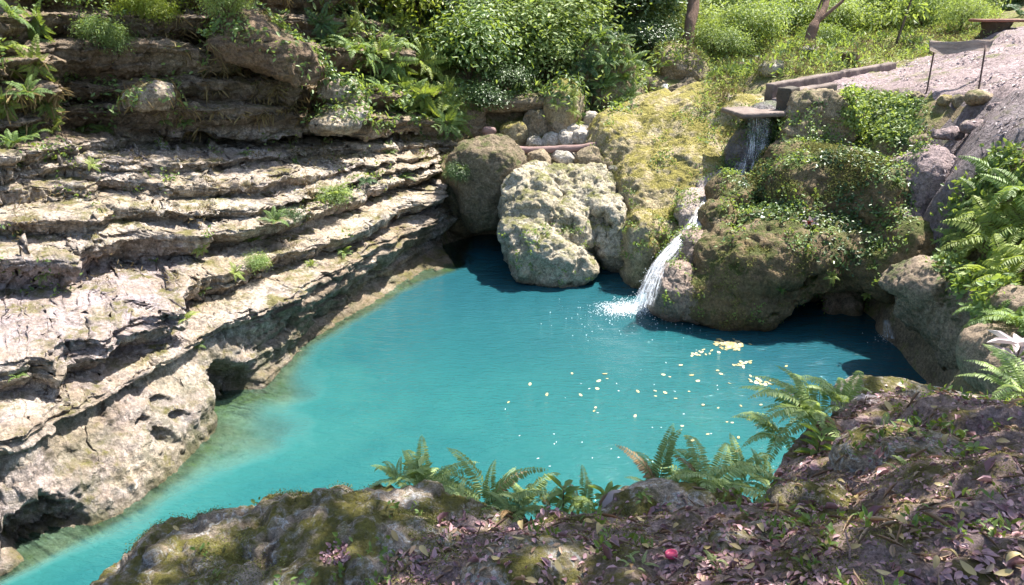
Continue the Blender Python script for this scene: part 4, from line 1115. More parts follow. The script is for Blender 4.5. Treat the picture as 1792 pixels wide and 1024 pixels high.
# ---- scattering over the built surfaces (stuff nobody could count)
ALLV, ALLF, ALLC, ALLN, ALLA = [], [], [], [], []
for v, f in SURF:
    a, b, c, d = (v[f[:, j]] for j in range(4))
    nn = np.cross(c - a, d - b); ar = .5 * np.linalg.norm(nn, axis=1)
    ALLC.append((a + b + c + d) / 4); ALLN.append(unit(nn)); ALLA.append(ar); ALLV.append(np.stack([a, b, c, d], 1))
ALLC, ALLN, ALLA, ALLV = map(np.concatenate, (ALLC, ALLN, ALLA, ALLV))
flipm = (ALLN * (CAM - ALLC)).sum(1) < -.35 * np.linalg.norm(CAM - ALLC, axis=1)
FPX_, FPY_, FT_ = proj(ALLC)


def sample(n, poly, nz=(-1, 1), t=(0.5, 60), zmin=.06, dens=None, seed=0, above_water=True):
    m = inpoly(FPX_, FPY_, poly) & (FT_ > t[0]) & (FT_ < t[1]) & (ALLN[:, 2] > nz[0]) & (ALLN[:, 2] < nz[1]) & (ALLC[:, 2] > zmin) & ~flipm
    idx = np.nonzero(m)[0]
    w_ = ALLA[idx] / FT_[idx]
    if dens is not None: w_ = w_ * np.clip(dens(ALLC[idx]), 0, None)
    if not len(idx) or w_.sum() <= 0: return np.zeros((0, 3)), np.zeros((0, 3))
    r = np.random.default_rng(100 + seed)
    k = r.choice(idx, n, p=w_ / w_.sum())
    a, b = r.random((2, n, 1)); q = ALLV[k]
    P = (q[:, 0] * (1 - a) + q[:, 1] * a) * (1 - b) + (q[:, 3] * (1 - a) + q[:, 2] * a) * b
    return P, ALLN[k]


def patchy(f, lo, hi, seed):
    return lambda P: sstep(lo, hi, fbm(P, f, 4, seed))


def stuff_leaves(name, label, P, N, mat, Ln, W, lift=.5, tall=0.3, seed=0, fold=.2, droop=.3, down=0.0):
    r = np.random.default_rng(500 + seed); n = len(P)
    if n == 0: return
    d = unit(np.cross(N, r.normal(size=(n, 3))) + N * tall + np.array([0, 0, -down]))
    nn = unit(N + r.normal(0, lift, (n, 3)))
    sz = r.uniform(.55, 1.25, n)
    pt = leaves(P + N * .004, d, nn, Ln * sz, W * sz, fold, droop, None, r)
    o = kind(obj_np(name, pt[0], pt[1], M[mat], attrs={'tint': pt[2]}), 'stuff')
    o['label'] = label
    return o


def sprigs(P, N, k, seed, spread, up=.7):
    """Each point becomes k points close together, so that leaves come in little plants."""
    r = np.random.default_rng(900 + seed)
    T = r.normal(0, spread, (len(P), k, 3)); T -= (T * N[:, None]).sum(2, keepdims=True) * N[:, None] * .7
    Q = P[:, None] + T + N[:, None] * np.abs(r.normal(0, spread * up, (len(P), k, 1)))
    return Q.reshape(-1, 3), np.repeat(N, k, 0)


BACK = [(520, -60), (1130, -60), (1140, 90), (1110, 200), (1010, 200), (960, 170), (860, 170), (800, 235), (640, 215), (560, 120)]
SLOPE = [(1090, -60), (1760, -60), (1740, 60), (1640, 90), (1560, 118), (1330, 140), (1240, 200), (1215, 190), (1250, 130), (1140, 120), (1100, 60)]
OUTC = [(1255, 210), (1400, 200), (1480, 150), (1580, 165), (1640, 190), (1605, 300), (1590, 430), (1480, 470), (1380, 430), (1270, 430)]
MOSSY = [(1030, 250), (1060, 200), (1330, 180), (1320, 230), (1280, 330), (1220, 380), (1100, 400), (1090, 330)]
LEDGE = [(-100, 250), (640, 210), (820, 235), (800, 330), (560, 440), (330, 520), (-100, 520)]
UPL = [(-100, -50), (560, -50), (640, 210), (-100, 260)]
GROUND = [(560, 1060), (790, 905), (1000, 880), (1350, 850), (1420, 740), (1560, 670), (1850, 720), (1850, 1060)]
NROCK = [(100, 1060), (300, 880), (450, 830), (700, 830), (800, 940), (820, 1060)]
RBANK = [(1640, 380), (1690, 330), (1730, 270), (2300, 200), (2300, 640), (1850, 640), (1700, 520), (1630, 470)]

P, N = sample(2600, BACK, seed=1, dens=patchy(.9, -.3, .3, 71)); P, N = sprigs(P, N, 9, 1, .09)
stuff_leaves('ground_cover', 'leafy ground cover over the steep back bank', P, N, 'leaf', .095, .05, .55, .35, 1, down=.3)
P, N = sample(1300, BACK, seed=2, dens=patchy(1.2, -.1, .4, 72)); P, N = sprigs(P, N, 8, 2, .08)
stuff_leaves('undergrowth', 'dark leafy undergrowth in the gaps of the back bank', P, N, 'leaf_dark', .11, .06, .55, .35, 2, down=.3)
P, N = sample(7000, SLOPE, seed=3, t=(12, 40), dens=lambda q: .15 + sstep(-.25, .3, fbm(q, .9, 4, 91))); P, N = sprigs(P, N, 6, 3, .09)
stuff_leaves('grass', 'bright green grass and low weeds on the far slope', P, N, 'leaf_bright', .085, .022, .5, .8, 3)
P, N = sample(520, [(1090, -60), (1760, -60), (1740, 30), (1600, 60), (1240, 90), (1100, 60)], seed=39, t=(16, 45)); P, N = sprigs(P, N, 9, 39, .30, 2.2)
stuff_leaves('undergrowth', 'tall loose weeds and shoots rising among the far bushes', P, N, 'leaf_bright', .20, .05, .6, 1.2, 39)
P, N = sample(420, BACK, seed=40, t=(12, 22), dens=patchy(.8, -.2, .3, 96)); P, N = sprigs(P, N, 8, 40, .18, 1.6)
stuff_leaves('undergrowth', 'loose bright shoots rising from the steep back bank', P, N, 'leaf_bright', .15, .045, .6, .9, 40)
P, N = sample(700, SLOPE, seed=34, t=(12, 40), dens=patchy(.7, .0, .4, 92)); P, N = sprigs(P, N, 9, 34, .12)
stuff_leaves('undergrowth', 'taller green weeds in patches on the far slope', P, N, 'leaf', .15, .05, .5, .8, 34)
P, N = sample(2200, SLOPE, seed=35, t=(12, 24), dens=patchy(1.1, -.1, .3, 93)); P, N = sprigs(P, N, 6, 35, .06)
stuff_leaves('dry_grass', 'straw coloured dry grass on the far slope', P, N, 'dry_grass', .10, .014, .5, 1.0, 35)
P, N = sample(1400, SLOPE, seed=4, t=(12, 22), dens=patchy(.8, -.1, .4, 73)); P, N = sprigs(P, N, 7, 4, .07)
stuff_leaves('ground_cover', 'yellowish moss and creeping weeds on the near slope', P, N, 'moss_tuft', .07, .035, .5, .5, 4)
P, N = sample(1700, OUTC, seed=5, t=(9, 16), dens=patchy(1.3, -.25, .25, 74)); P, N = sprigs(P, N, 8, 5, .06)
stuff_leaves('ground_cover', 'creeping dark leaves over the upper part of the brown outcrop', P, N, 'leaf', .055, .030, .5, .45, 5, down=.25)
P, N = sample(1500, OUTC, seed=6, t=(9, 16), dens=patchy(1.6, .0, .35, 75)); P, N = sprigs(P, N, 7, 6, .05)
stuff_leaves('undergrowth', 'dark green creeper in the hollows of the brown outcrop', P, N, 'leaf_dark', .06, .033, .5, .45, 6, down=.3)
P, N = sample(500, [(1480, 160), (1600, 170), (1600, 240), (1520, 250), (1470, 210)], seed=7, t=(9, 16)); P, N = sprigs(P, N, 8, 7, .05)
stuff_leaves('ground_cover', 'bright green creeper on top of the stone wall by the path', P, N, 'leaf_bright', .07, .045, .5, .45, 7)
P, N = sample(1500, [(1300, 270), (1400, 250), (1560, 280), (1580, 330), (1440, 350), (1300, 340)], seed=36, t=(9, 16), nz=(.2, 1), dens=patchy(1.4, -.2, .3, 94)); P, N = sprigs(P, N, 8, 36, .04)
stuff_leaves('moss', 'sunlit yellow moss on the crest of the brown outcrop', P, N, 'moss_tuft', .035, .016, .6, .9, 36)
P, N = sample(240, [(1100, 385), (1215, 380), (1215, 430), (1110, 450)], seed=37, t=(9, 16)); P, N = sprigs(P, N, 8, 37, .05)
stuff_leaves('ground_cover', 'green leafy cushion on the front of the lump left of the cascade', P, N, 'leaf', .05, .026, .5, .5, 37, down=.2)
P, N = sample(420, [(1150, 470), (1330, 430), (1560, 440), (1420, 570), (1150, 570)], seed=38, t=(9, 15), nz=(-.4, 1), dens=patchy(1.6, .05, .4, 95)); P, N = sprigs(P, N, 7, 38, .03)
stuff_leaves('moss', 'moss and tiny weeds on the lower face of the brown outcrop', P, N, 'moss_tuft', .028, .013, .6, .8, 38)
P, N = sample(1700, MOSSY, seed=8, dens=patchy(1.2, -.3, .3, 76), nz=(-.2, 1)); P, N = sprigs(P, N, 8, 8, .035)
stuff_leaves('moss', 'yellow green moss tufts over the sloping outcrop', P, N, 'moss_tuft', .024, .014, .6, .6, 8)
P, N = sample(600, MOSSY, seed=9, dens=patchy(1.5, .1, .4, 77), nz=(-.2, 1)); P, N = sprigs(P, N, 6, 9, .04)
stuff_leaves('ground_cover', 'small green weeds on the sloping mossy outcrop', P, N, 'leaf', .045, .025, .5, .6, 9)
P, N = sample(1500, LEDGE, seed=10, nz=(.25, 1), dens=patchy(1.1, .0, .45, 78)); P, N = sprigs(P, N, 7, 10, .05)
stuff_leaves('dry_grass', 'dry yellowish grass and moss along the limestone ledges', P, N, 'dry_grass', .06, .010, .5, 1.1, 10)
P, N = sample(560, LEDGE, seed=11, nz=(.0, 1), dens=patchy(1.0, .05, .4, 79)); P, N = sprigs(P, N, 8, 11, .05)
stuff_leaves('ground_cover', 'small green weeds growing in the cracks of the ledges', P, N, 'leaf', .055, .028, .5, .7, 11)
P, N = sample(950, UPL, seed=12, nz=(.1, 1), dens=patchy(.9, -.1, .4, 80)); P, N = sprigs(P, N, 9, 12, .08)
stuff_leaves('ground_cover', 'weeds trailing over the shaded upper ledges', P, N, 'leaf', .085, .04, .5, .5, 12, down=.4)
P, N = sample(700, UPL, seed=13, nz=(-.2, 1), dens=patchy(.8, .0, .4, 81)); P, N = sprigs(P, N, 7, 13, .06)
stuff_leaves('dry_grass', 'dry brown roots and grass hanging from the upper ledges', P, N, 'dry_grass', .22, .010, .4, .3, 13, down=1.2)
P, N = sample(1300, RBANK, seed=14, t=(5, 12), dens=patchy(1.0, -.25, .3, 82)); P, N = sprigs(P, N, 9, 14, .07)
stuff_leaves('undergrowth', 'leafy undergrowth between the right bank ferns', P, N, 'leaf', .085, .05, .5, .5, 14)
P, N = sample(160, [(880, 400), (1200, 380), (1230, 560), (1560, 480), (1500, 570), (1140, 580), (900, 500)], seed=15, t=(9, 15), nz=(-.3, 1), dens=patchy(2, .1, .4, 83)); P, N = sprigs(P, N, 8, 15, .035)
stuff_leaves('ground_cover', 'tiny weeds on the rocks at the waterline', P, N, 'leaf', .045, .026, .5, .6, 15)
# the near bank
P, N = sample(1800, GROUND, seed=20, t=(.8, 6), nz=(.45, 1), zmin=1.8, dens=lambda q: (.02 + sstep(-.05, .4, fbm(q, 1.9, 4, 84))) * (1 - .9 * sstep(.0, .3, fbm(q, 1.6, 3, 55)) * sstep(1.2, 1.6, q[:, 0])))
stuff_leaves('leaf_litter', 'purple brown dead leaves covering the near bank', P, N, 'litter', .036, .017, .16, .06, 20, .3, .4)
P, N = sample(3000, GROUND, seed=21, t=(.8, 6), nz=(.3, 1), zmin=1.8)
stuff_leaves('leaf_litter', 'crumbled dark leaf bits on the near bank', P, N, 'litter', .022, .015, .4, .2, 21, .3, .5)
P, N = sample(1000, GROUND, seed=29, t=(.8, 6), nz=(.4, 1), zmin=1.8, dens=lambda q: .1 + sstep(-.2, .35, fbm(q, 2.1, 4, 90)))
stuff_leaves('leaf_litter', 'tan and straw coloured dead leaves mixed into the litter of the near bank', P, N, 'litter_tan', .036, .015, .25, .12, 29, .35, .6)
P, N = sample(140, GROUND, seed=30, t=(.8, 6), nz=(.4, 1), zmin=1.8)
stuff_leaves('leaf_litter', 'larger curled brown leaves in the litter of the near bank', P, N, 'litter', .055, .024, .3, .2, 30, .6, 1.0)
P, N = sample(420, GROUND, seed=31, t=(.8, 6), nz=(.3, 1), zmin=1.8)
stuff_leaves('twigs', 'fine twigs and leaf stalks strewn through the litter', P, N, 'litter_tan', .10, .003, .3, .08, 31, .0, .4)
P, N = sample(900, GROUND, seed=22, t=(.8, 6), nz=(.2, 1), zmin=1.8, dens=patchy(2.2, .0, .4, 85)); P, N = sprigs(P, N, 12, 22, .018, .12)
stuff_leaves('moss', 'olive moss cushions on the near bank', P, N, 'moss_tuft', .010, .005, .6, .5, 22)
P, N = sample(1500, NROCK, seed=23, t=(.8, 6), nz=(.2, 1), zmin=1.4, dens=patchy(2.0, -.05, .35, 86)); P, N = sprigs(P, N, 12, 23, .016, .1)
stuff_leaves('moss', 'olive moss film in the grooves of the wide near rock', P, N, 'moss_tuft', .008, .004, .6, .4, 23)
P, N = sample(130, GROUND, seed=24, t=(.8, 6), nz=(.2, 1), zmin=1.8, dens=patchy(1.4, .0, .35, 87)); P, N = sprigs(P, N, 9, 24, .022)
stuff_leaves('ground_cover', 'little green weeds and seedlings in the leaf litter', P, N, 'fern', .035, .014, .45, .9, 24)
P, N = sample(36, NROCK, seed=25, t=(.8, 6), nz=(.0, 1), zmin=1.2, dens=patchy(1.4, .0, .35, 88)); P, N = sprigs(P, N, 7, 25, .018)
stuff_leaves('ground_cover', 'little green weeds on the wide near rock', P, N, 'fern', .028, .014, .45, .8, 25)
P, N = sample(900, [(580, 950), (600, 945), (620, 985), (560, 985)], seed=26, t=(.8, 6), zmin=1.0)
stuff_leaves('leaf_litter', 'purple leaf crumbs filling the hollow of the wide near rock', P, N, 'litter', .016, .011, .4, .2, 26)
P, N = sample(900, [(1560, 110), (1760, 60), (1792, 60), (1792, 330), (1650, 330), (1600, 200)], seed=27, t=(6, 18), nz=(.3, 1), dens=patchy(1.0, -.1, .3, 89))
stuff_leaves('leaf_litter', 'pale dead leaves strewn over the dirt path', P, N, 'pale_leaf', .06, .03, .3, .15, 27, .3, .5)
P, N = sample(700, [(120, 215), (330, 225), (380, 290), (100, 300)], seed=28, nz=(.2, 1))
stuff_leaves('leaf_litter', 'pale pinkish dead leaves on the left ledge', P, N, 'pale_leaf', .05, .025, .3, .15, 28, .3, .5)

# ------------------------------------------------------------------ ferns and bushes placed one by one
G1 = 'ferns hanging on the shaded bank left of the bright bush'
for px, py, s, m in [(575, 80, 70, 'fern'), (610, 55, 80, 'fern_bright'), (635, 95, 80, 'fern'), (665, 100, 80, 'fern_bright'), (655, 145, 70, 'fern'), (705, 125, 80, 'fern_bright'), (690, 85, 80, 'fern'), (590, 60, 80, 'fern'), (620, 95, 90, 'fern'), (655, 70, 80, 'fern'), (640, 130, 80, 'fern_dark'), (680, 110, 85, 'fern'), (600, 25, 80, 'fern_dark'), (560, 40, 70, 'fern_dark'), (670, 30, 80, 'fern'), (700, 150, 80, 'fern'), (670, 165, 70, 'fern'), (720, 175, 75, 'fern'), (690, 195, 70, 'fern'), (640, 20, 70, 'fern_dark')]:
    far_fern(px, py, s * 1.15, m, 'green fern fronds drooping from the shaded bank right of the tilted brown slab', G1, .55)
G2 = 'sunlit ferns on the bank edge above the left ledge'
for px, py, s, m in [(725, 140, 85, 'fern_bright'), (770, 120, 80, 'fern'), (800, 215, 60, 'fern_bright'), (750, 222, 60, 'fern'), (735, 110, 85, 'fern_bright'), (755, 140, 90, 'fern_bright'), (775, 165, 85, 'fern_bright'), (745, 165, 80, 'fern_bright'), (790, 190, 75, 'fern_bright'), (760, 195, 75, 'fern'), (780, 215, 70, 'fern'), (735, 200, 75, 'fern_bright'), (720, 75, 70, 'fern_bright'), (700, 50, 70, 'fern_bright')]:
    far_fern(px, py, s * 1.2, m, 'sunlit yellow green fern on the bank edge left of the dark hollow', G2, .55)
G3 = 'ferns draped over the shaded rock hump'
for px, py, s, m in [(1020, 80, 70, 'fern'), (1050, 70, 80, 'fern'), (1080, 80, 70, 'fern'), (1100, 110, 70, 'fern'), (1060, 110, 75, 'fern'), (1030, 120, 70, 'fern_dark'), (1090, 140, 65, 'fern'), (1010, 140, 60, 'fern_dark'), (1055, 150, 65, 'fern'), (1100, 170, 55, 'fern'), (1035, 165, 55, 'fern_dark'), (1010, 50, 70, 'fern_dark'), (1075, 45, 70, 'fern_dark')]:
    far_fern(px, py, s, m, 'fern draped over the shaded hump between the bright bush and the stone heap', G3, .55)
G4 = 'ferns on the upper left corner bank'
for px, py, s, m in [(15, 30, 90, 'fern'), (45, 70, 95, 'fern'), (10, 90, 90, 'fern_bright'), (60, 110, 90, 'fern_bright'), (25, 140, 90, 'fern_bright'), (70, 40, 80, 'fern'), (50, 165, 80, 'fern'), (15, 185, 80, 'fern_bright'), (75, 180, 70, 'fern')]:
    far_fern(px, py, s, m, 'fern trailing down the bank in the upper left corner', G4, .6)
G5 = 'ferns at the foot of the upper left corner bank'
for px, py, s, m in [(55, 245, 85, 'fern'), (25, 255, 80, 'fern'), (95, 225, 75, 'fern_bright'), (150, 225, 65, 'fern'), (185, 230, 55, 'fern')]:
    far_fern(px, py, s, m, 'arching fern on the ledge foot below the upper left corner bank', G5, .4)
for px, py, s, m, lb in [(582, 350, 80, 'fern_bright', 'bushy bright fern clump on the middle of the left ledges'), (410, 478, 42, 'fern_bright', 'small fern hanging below the dark crevice of the ledges'), (352, 512, 42, 'fern', 'small fern beside the corner of the pinkish ledge'),
                         (325, 560, 55, 'fern_bright', 'yellow green fern tuft between pinkish ledge and orange slab'), (343, 606, 34, 'fern', 'tiny pale fern on the orange slab'), (600, 446, 52, 'fern', 'fern with long fronds on the light ledge lip'), (545, 466, 34, 'fern_bright', 'small bright plant at the brink of the vertical face'),
                         (480, 388, 60, 'fern', 'dark leaved fern tuft under the ledge overhang'), (440, 425, 50, 'fern', 'fern in the dark crevice left of the light ledge lip'), (352, 436, 36, 'fern_bright', 'bright sprig at the left end of the dark crevice'), (78, 482, 40, 'fern', 'small grey green rosette under the left block'),
                         (32, 662, 40, 'fern', 'sprig on the lowest left block'), (640, 322, 50, 'fern_dark', 'dark fern tuft on the ledge right of the bright clump'), (705, 312, 45, 'fern', 'fern tuft on the ledge near the round boulder'), (325, 214, 50, 'fern', 'pale fern at the foot of the upper ledges'), (290, 212, 40, 'fern', 'small fern at the foot of the brown block'),
                         (160, 290, 40, 'fern_bright', 'yellow sprig on the ledge above the left block'), (812, 295, 30, 'fern_bright', 'bright star shaped sprig on the face of the round boulder'), (520, 285, 34, 'fern', 'small weed clump on the upper sunny ledge'), (430, 270, 30, 'fern', 'tiny weed on the sunny ledge left of the bright clump'), (680, 265, 36, 'fern', 'weed tuft on the sunny shelf near the bank'),
                         (1520, 515, 30, 'fern_bright', 'bright sprig growing from the cave wall'), (1365, 508, 28, 'fern', 'small green plant on the shore of the brown outcrop'), (1455, 485, 34, 'fern_bright', 'bright fern on the mossy knob of the brown outcrop'), (1340, 255, 60, 'fern_dark', 'dark fern under the concrete post'), (1570, 320, 40, 'fern', 'fern beside the muddy rock bulge'),
                         (1530, 470, 36, 'fern', 'fern tuft over the cave mouth'), (1215, 400, 30, 'fern', 'tiny weed on the lip above the cascade')]:
    far_fern(px, py, s, m, lb, None, .5)
G6 = 'big ferns on the right bank'
for px, py, s, m in [(1745, 310, 90, 'fern'), (1720, 350, 80, 'fern'), (1740, 385, 110, 'fern_bright'), (1785, 340, 110, 'fern'), (1715, 425, 100, 'fern_bright'), (1760, 430, 140, 'fern_bright'), (1800, 400, 140, 'fern_bright'), (1690, 455, 80, 'fern_bright'), (1780, 490, 130, 'fern_bright'), (1730, 490, 110, 'fern_bright'), (1675, 420, 55, 'fern'), (1820, 460, 130, 'fern_bright')]:
    far_fern(px, py, s * 1.35, m, 'big arching fern on the right bank beside the path', G6, .55)
G7 = 'ferns low over the water at the right edge'
for px, py, s, m in [(1740, 560, 120, 'fern'), (1785, 570, 130, 'fern'), (1775, 640, 110, 'fern'), (1720, 540, 90, 'fern')]:
    far_fern(px, py, s, m, 'green fern hanging low over the water at the right edge', G7, .6)
G8 = 'dark ferns in the far top right corner'
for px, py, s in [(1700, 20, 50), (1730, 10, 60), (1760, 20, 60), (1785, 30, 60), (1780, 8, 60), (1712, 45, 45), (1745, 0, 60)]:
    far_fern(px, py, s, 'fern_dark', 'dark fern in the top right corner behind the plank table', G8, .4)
for px, py, s in [(1000, 170, 40), (985, 160, 40), (1003, 195, 36), (975, 185, 34), (1010, 215, 30)]:
    far_fern(px, py, s, 'fern_bright', 'pale green fern tuft on the mossy hump right of the sandy hollow', 'fern tufts on the mossy hump', .6)

B1 = 'bushes on the steep back bank'
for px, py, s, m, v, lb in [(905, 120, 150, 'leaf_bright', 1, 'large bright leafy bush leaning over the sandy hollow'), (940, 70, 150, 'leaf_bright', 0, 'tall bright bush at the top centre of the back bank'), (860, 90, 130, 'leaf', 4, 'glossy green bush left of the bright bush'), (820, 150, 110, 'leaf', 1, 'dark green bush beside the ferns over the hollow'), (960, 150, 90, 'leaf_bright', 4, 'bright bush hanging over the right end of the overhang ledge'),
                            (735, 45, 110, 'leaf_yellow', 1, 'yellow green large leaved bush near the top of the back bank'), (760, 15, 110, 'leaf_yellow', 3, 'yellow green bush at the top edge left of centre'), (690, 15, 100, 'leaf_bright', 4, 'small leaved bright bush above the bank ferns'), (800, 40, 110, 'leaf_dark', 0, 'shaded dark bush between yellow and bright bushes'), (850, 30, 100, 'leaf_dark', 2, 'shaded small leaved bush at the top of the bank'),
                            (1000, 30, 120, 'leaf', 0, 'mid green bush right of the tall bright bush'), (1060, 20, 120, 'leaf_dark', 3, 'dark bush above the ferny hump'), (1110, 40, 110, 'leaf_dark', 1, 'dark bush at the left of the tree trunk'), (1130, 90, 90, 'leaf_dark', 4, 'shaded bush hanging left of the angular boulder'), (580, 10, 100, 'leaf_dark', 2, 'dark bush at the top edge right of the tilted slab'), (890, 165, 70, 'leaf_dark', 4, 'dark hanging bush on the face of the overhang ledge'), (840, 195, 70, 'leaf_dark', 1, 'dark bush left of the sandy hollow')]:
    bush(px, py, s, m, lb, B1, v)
for px, py, s, m, v, lb in [(118, 15, 90, 'leaf', 1, 'blue green large leaved shrub hanging at the top left'), (240, 30, 60, 'leaf_yellow', 1, 'yellow leaved shrub hanging from the top ledge'), (275, 45, 55, 'leaf_yellow', 3, 'yellow green sprawling shrub on the second ledge'), (400, 35, 60, 'leaf_bright', 4, 'bright shrub behind the tilted brown slab'), (330, 15, 60, 'leaf_yellow', 1, 'small yellow shrub at the top edge of the ledges'), (175, 85, 50, 'leaf', 3, 'shrub trailing over the dark recess'),
                            (210, 100, 50, 'leaf', 2, 'small shrub trailing over the brown block'), (580, 365, 60, 'leaf', 3, 'leafy plant under the bright fern clump'), (500, 395, 44, 'leaf_dark', 3, 'dark bladed plant in the ledge overhang'), (450, 480, 40, 'leaf', 4, 'leafy tuft on the rim of the vertical face'), (800, 320, 40, 'leaf_dark', 4, 'small dark shrub between ledges and round boulder')]:
    bush(px, py, s, m, lb, None, v)
B2 = 'bushes on the sunny far slope'
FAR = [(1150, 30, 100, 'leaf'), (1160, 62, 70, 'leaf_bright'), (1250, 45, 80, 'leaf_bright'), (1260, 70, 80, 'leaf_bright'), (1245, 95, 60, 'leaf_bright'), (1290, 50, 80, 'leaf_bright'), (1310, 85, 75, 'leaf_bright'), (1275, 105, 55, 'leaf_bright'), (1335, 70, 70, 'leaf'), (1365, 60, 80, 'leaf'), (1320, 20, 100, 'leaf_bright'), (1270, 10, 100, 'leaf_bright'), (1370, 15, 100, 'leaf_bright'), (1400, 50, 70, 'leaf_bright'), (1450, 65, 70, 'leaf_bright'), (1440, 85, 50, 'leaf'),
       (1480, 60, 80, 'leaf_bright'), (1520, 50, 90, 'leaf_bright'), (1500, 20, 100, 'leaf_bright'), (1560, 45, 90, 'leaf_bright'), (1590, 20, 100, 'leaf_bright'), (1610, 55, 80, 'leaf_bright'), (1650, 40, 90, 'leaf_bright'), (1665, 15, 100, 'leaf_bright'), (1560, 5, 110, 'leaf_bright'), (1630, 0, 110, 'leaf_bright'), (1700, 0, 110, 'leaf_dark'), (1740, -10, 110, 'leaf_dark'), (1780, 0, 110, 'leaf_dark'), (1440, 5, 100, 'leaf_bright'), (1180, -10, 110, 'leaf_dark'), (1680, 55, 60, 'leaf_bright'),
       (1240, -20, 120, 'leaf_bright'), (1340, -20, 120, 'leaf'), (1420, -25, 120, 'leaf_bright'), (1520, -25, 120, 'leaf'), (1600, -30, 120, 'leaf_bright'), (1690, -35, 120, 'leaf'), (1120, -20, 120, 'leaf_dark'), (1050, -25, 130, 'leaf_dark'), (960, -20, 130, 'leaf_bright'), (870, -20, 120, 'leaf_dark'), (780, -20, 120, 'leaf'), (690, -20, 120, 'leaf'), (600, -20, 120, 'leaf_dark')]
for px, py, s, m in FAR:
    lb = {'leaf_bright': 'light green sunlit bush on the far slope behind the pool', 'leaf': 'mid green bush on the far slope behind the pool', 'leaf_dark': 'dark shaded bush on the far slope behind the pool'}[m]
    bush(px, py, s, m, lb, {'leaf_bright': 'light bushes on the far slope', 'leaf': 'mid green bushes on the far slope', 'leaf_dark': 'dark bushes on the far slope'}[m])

# ferns at the brink of the near bank
near_fern(1425, 735, 2.52, 105, 15, 'fern_near', 'large pale green fern at the left brink of the right mound', None, (70, 290))
near_fern(1470, 712, 2.55, 80, 9, 'fern_near', 'upright fern at the top of the right mound, behind the large pale fern', None, (20, 250), up=15)
near_fern(1365, 765, 2.35, 70, 8, 'fern_near', 'small fern hanging low under the large pale fern', None, (110, 280))
near_fern(1150, 870, 2.45, 115, 9, 'fern_near', 'tall upright fern in the middle of the near bank edge', None, (20, 340), up=28)
near_fern(1235, 858, 2.45, 110, 11, 'fern_near', 'wide fern right of the tall upright fern on the bank edge', None, (0, 360), up=14)
near_fern(1305, 845, 2.42, 85, 8, 'fern_near', 'slender fern left of the right mound on the bank edge', None, (30, 300), up=20)
near_fern(1190, 880, 2.45, 75, 7, 'fern', 'dark low fern in front of the tall upright fern', None, (0, 360))
near_fern(745, 868, 2.40, 95, 12, 'fern_near', 'fern hanging over the right end of the wide mossy rock', None, (-60, 150), up=5)
near_fern(855, 893, 2.40, 100, 12, 'fern_near', 'spreading fern on the bank edge right of the wide mossy rock', None, (0, 360), up=12)
near_fern(920, 895, 2.42, 75, 8, 'fern_near', 'bright fern between spreading fern and dark leafy weed', None, (0, 360), up=12)
near_fern(1030, 893, 2.42, 60, 6, 'fern_near', 'small fern left of the grey dead leaf on the bank edge', None, (0, 360), up=10)
for px, py, z_, s_, lb in [(700, 842, 2.5, 50, 'low fern tuft on the brink of the wide mossy rock'), (890, 900, 2.44, 46, 'low fern tuft in front of the spreading fern'), (1010, 890, 2.43, 44, 'low fern tuft behind the grey curled leaf'), (1225, 878, 2.47, 48, 'low fern tuft under the tall upright fern'), (800, 900, 2.44, 48, 'low fern tuft between the wide mossy rock and the spreading fern'), (960, 893, 2.42, 44, 'low fern tuft left of the broad leaved weed'), (1095, 888, 2.44, 50, 'low fern tuft just left of the tall upright fern'), (1270, 872, 2.46, 55, 'low pale fern tuft under the wide fern'), (1335, 850, 2.42, 55, 'low fern tuft where the bank meets the right mound')]:
    near_fern(px, py, z_, s_, 9, 'fern_near', lb)
near_fern(1790, 690, 2.2, 85, 8, 'fern_near', 'fern at the right edge behind the mossy rock sheet', None, (60, 300))
near_fern(1555, 765, 2.62, 42, 8, 'fern_near', 'small bright fern on the mossy bank behind the litter', None)
near_fern(1600, 842, 2.80, 45, 8, 'fern_near', 'narrow leaved rosette fern on the mossy knob', None)
near_fern(1585, 880, 2.72, 34, 6, 'fern_near', 'pale small fern under the mossy knob', None)
near_fern(1720, 735, 2.5, 40, 8, 'fern_near', 'grassy fern at the far right of the bank', None)
near_fern(1250, 988, 2.85, 30, 6, 'fern_near', 'tiny fern in the leaf litter near the bottom edge', None)
near_fern(1110, 985, 2.80, 26, 6, 'fern_near', 'little seedling fern left of the pink disc', None)


def weed(px, py, z, size, n, mat, label, tall=.8):
    p = PZ(px, py, z); t = (p - CAM) @ FWD; sc = size * t / FPX
    pos = np.zeros((n, 3)); hh = np.sort(rng.uniform(0.1, tall, n)); pos[:, 2] = hh * sc
    az = np.arange(n) * 2.4 + rng.uniform(0, 6); d = np.column_stack([np.cos(az), np.sin(az), rng.uniform(.0, .7, n)])
    lf = leaves(pos, d, np.tile([0, 0, 1.0], (n, 1)) + rng.normal(0, .2, (n, 3)), sc * rng.uniform(.45, .8, n), sc * rng.uniform(.16, .26, n), .2, .5)
    e = empty('weed', p, label, 'weed')
    o = link('foliage', mesh_leaf('foliage', lf, M[mat]), parent=e)
    v, f = tube(np.array([[0, 0, -.02], [0, 0, tall * sc * .5], [.02 * sc, 0, tall * sc]]), .012 * sc + .001, 5)
    link('stem', mesh_np('stem', v, f), M['stem'], e)


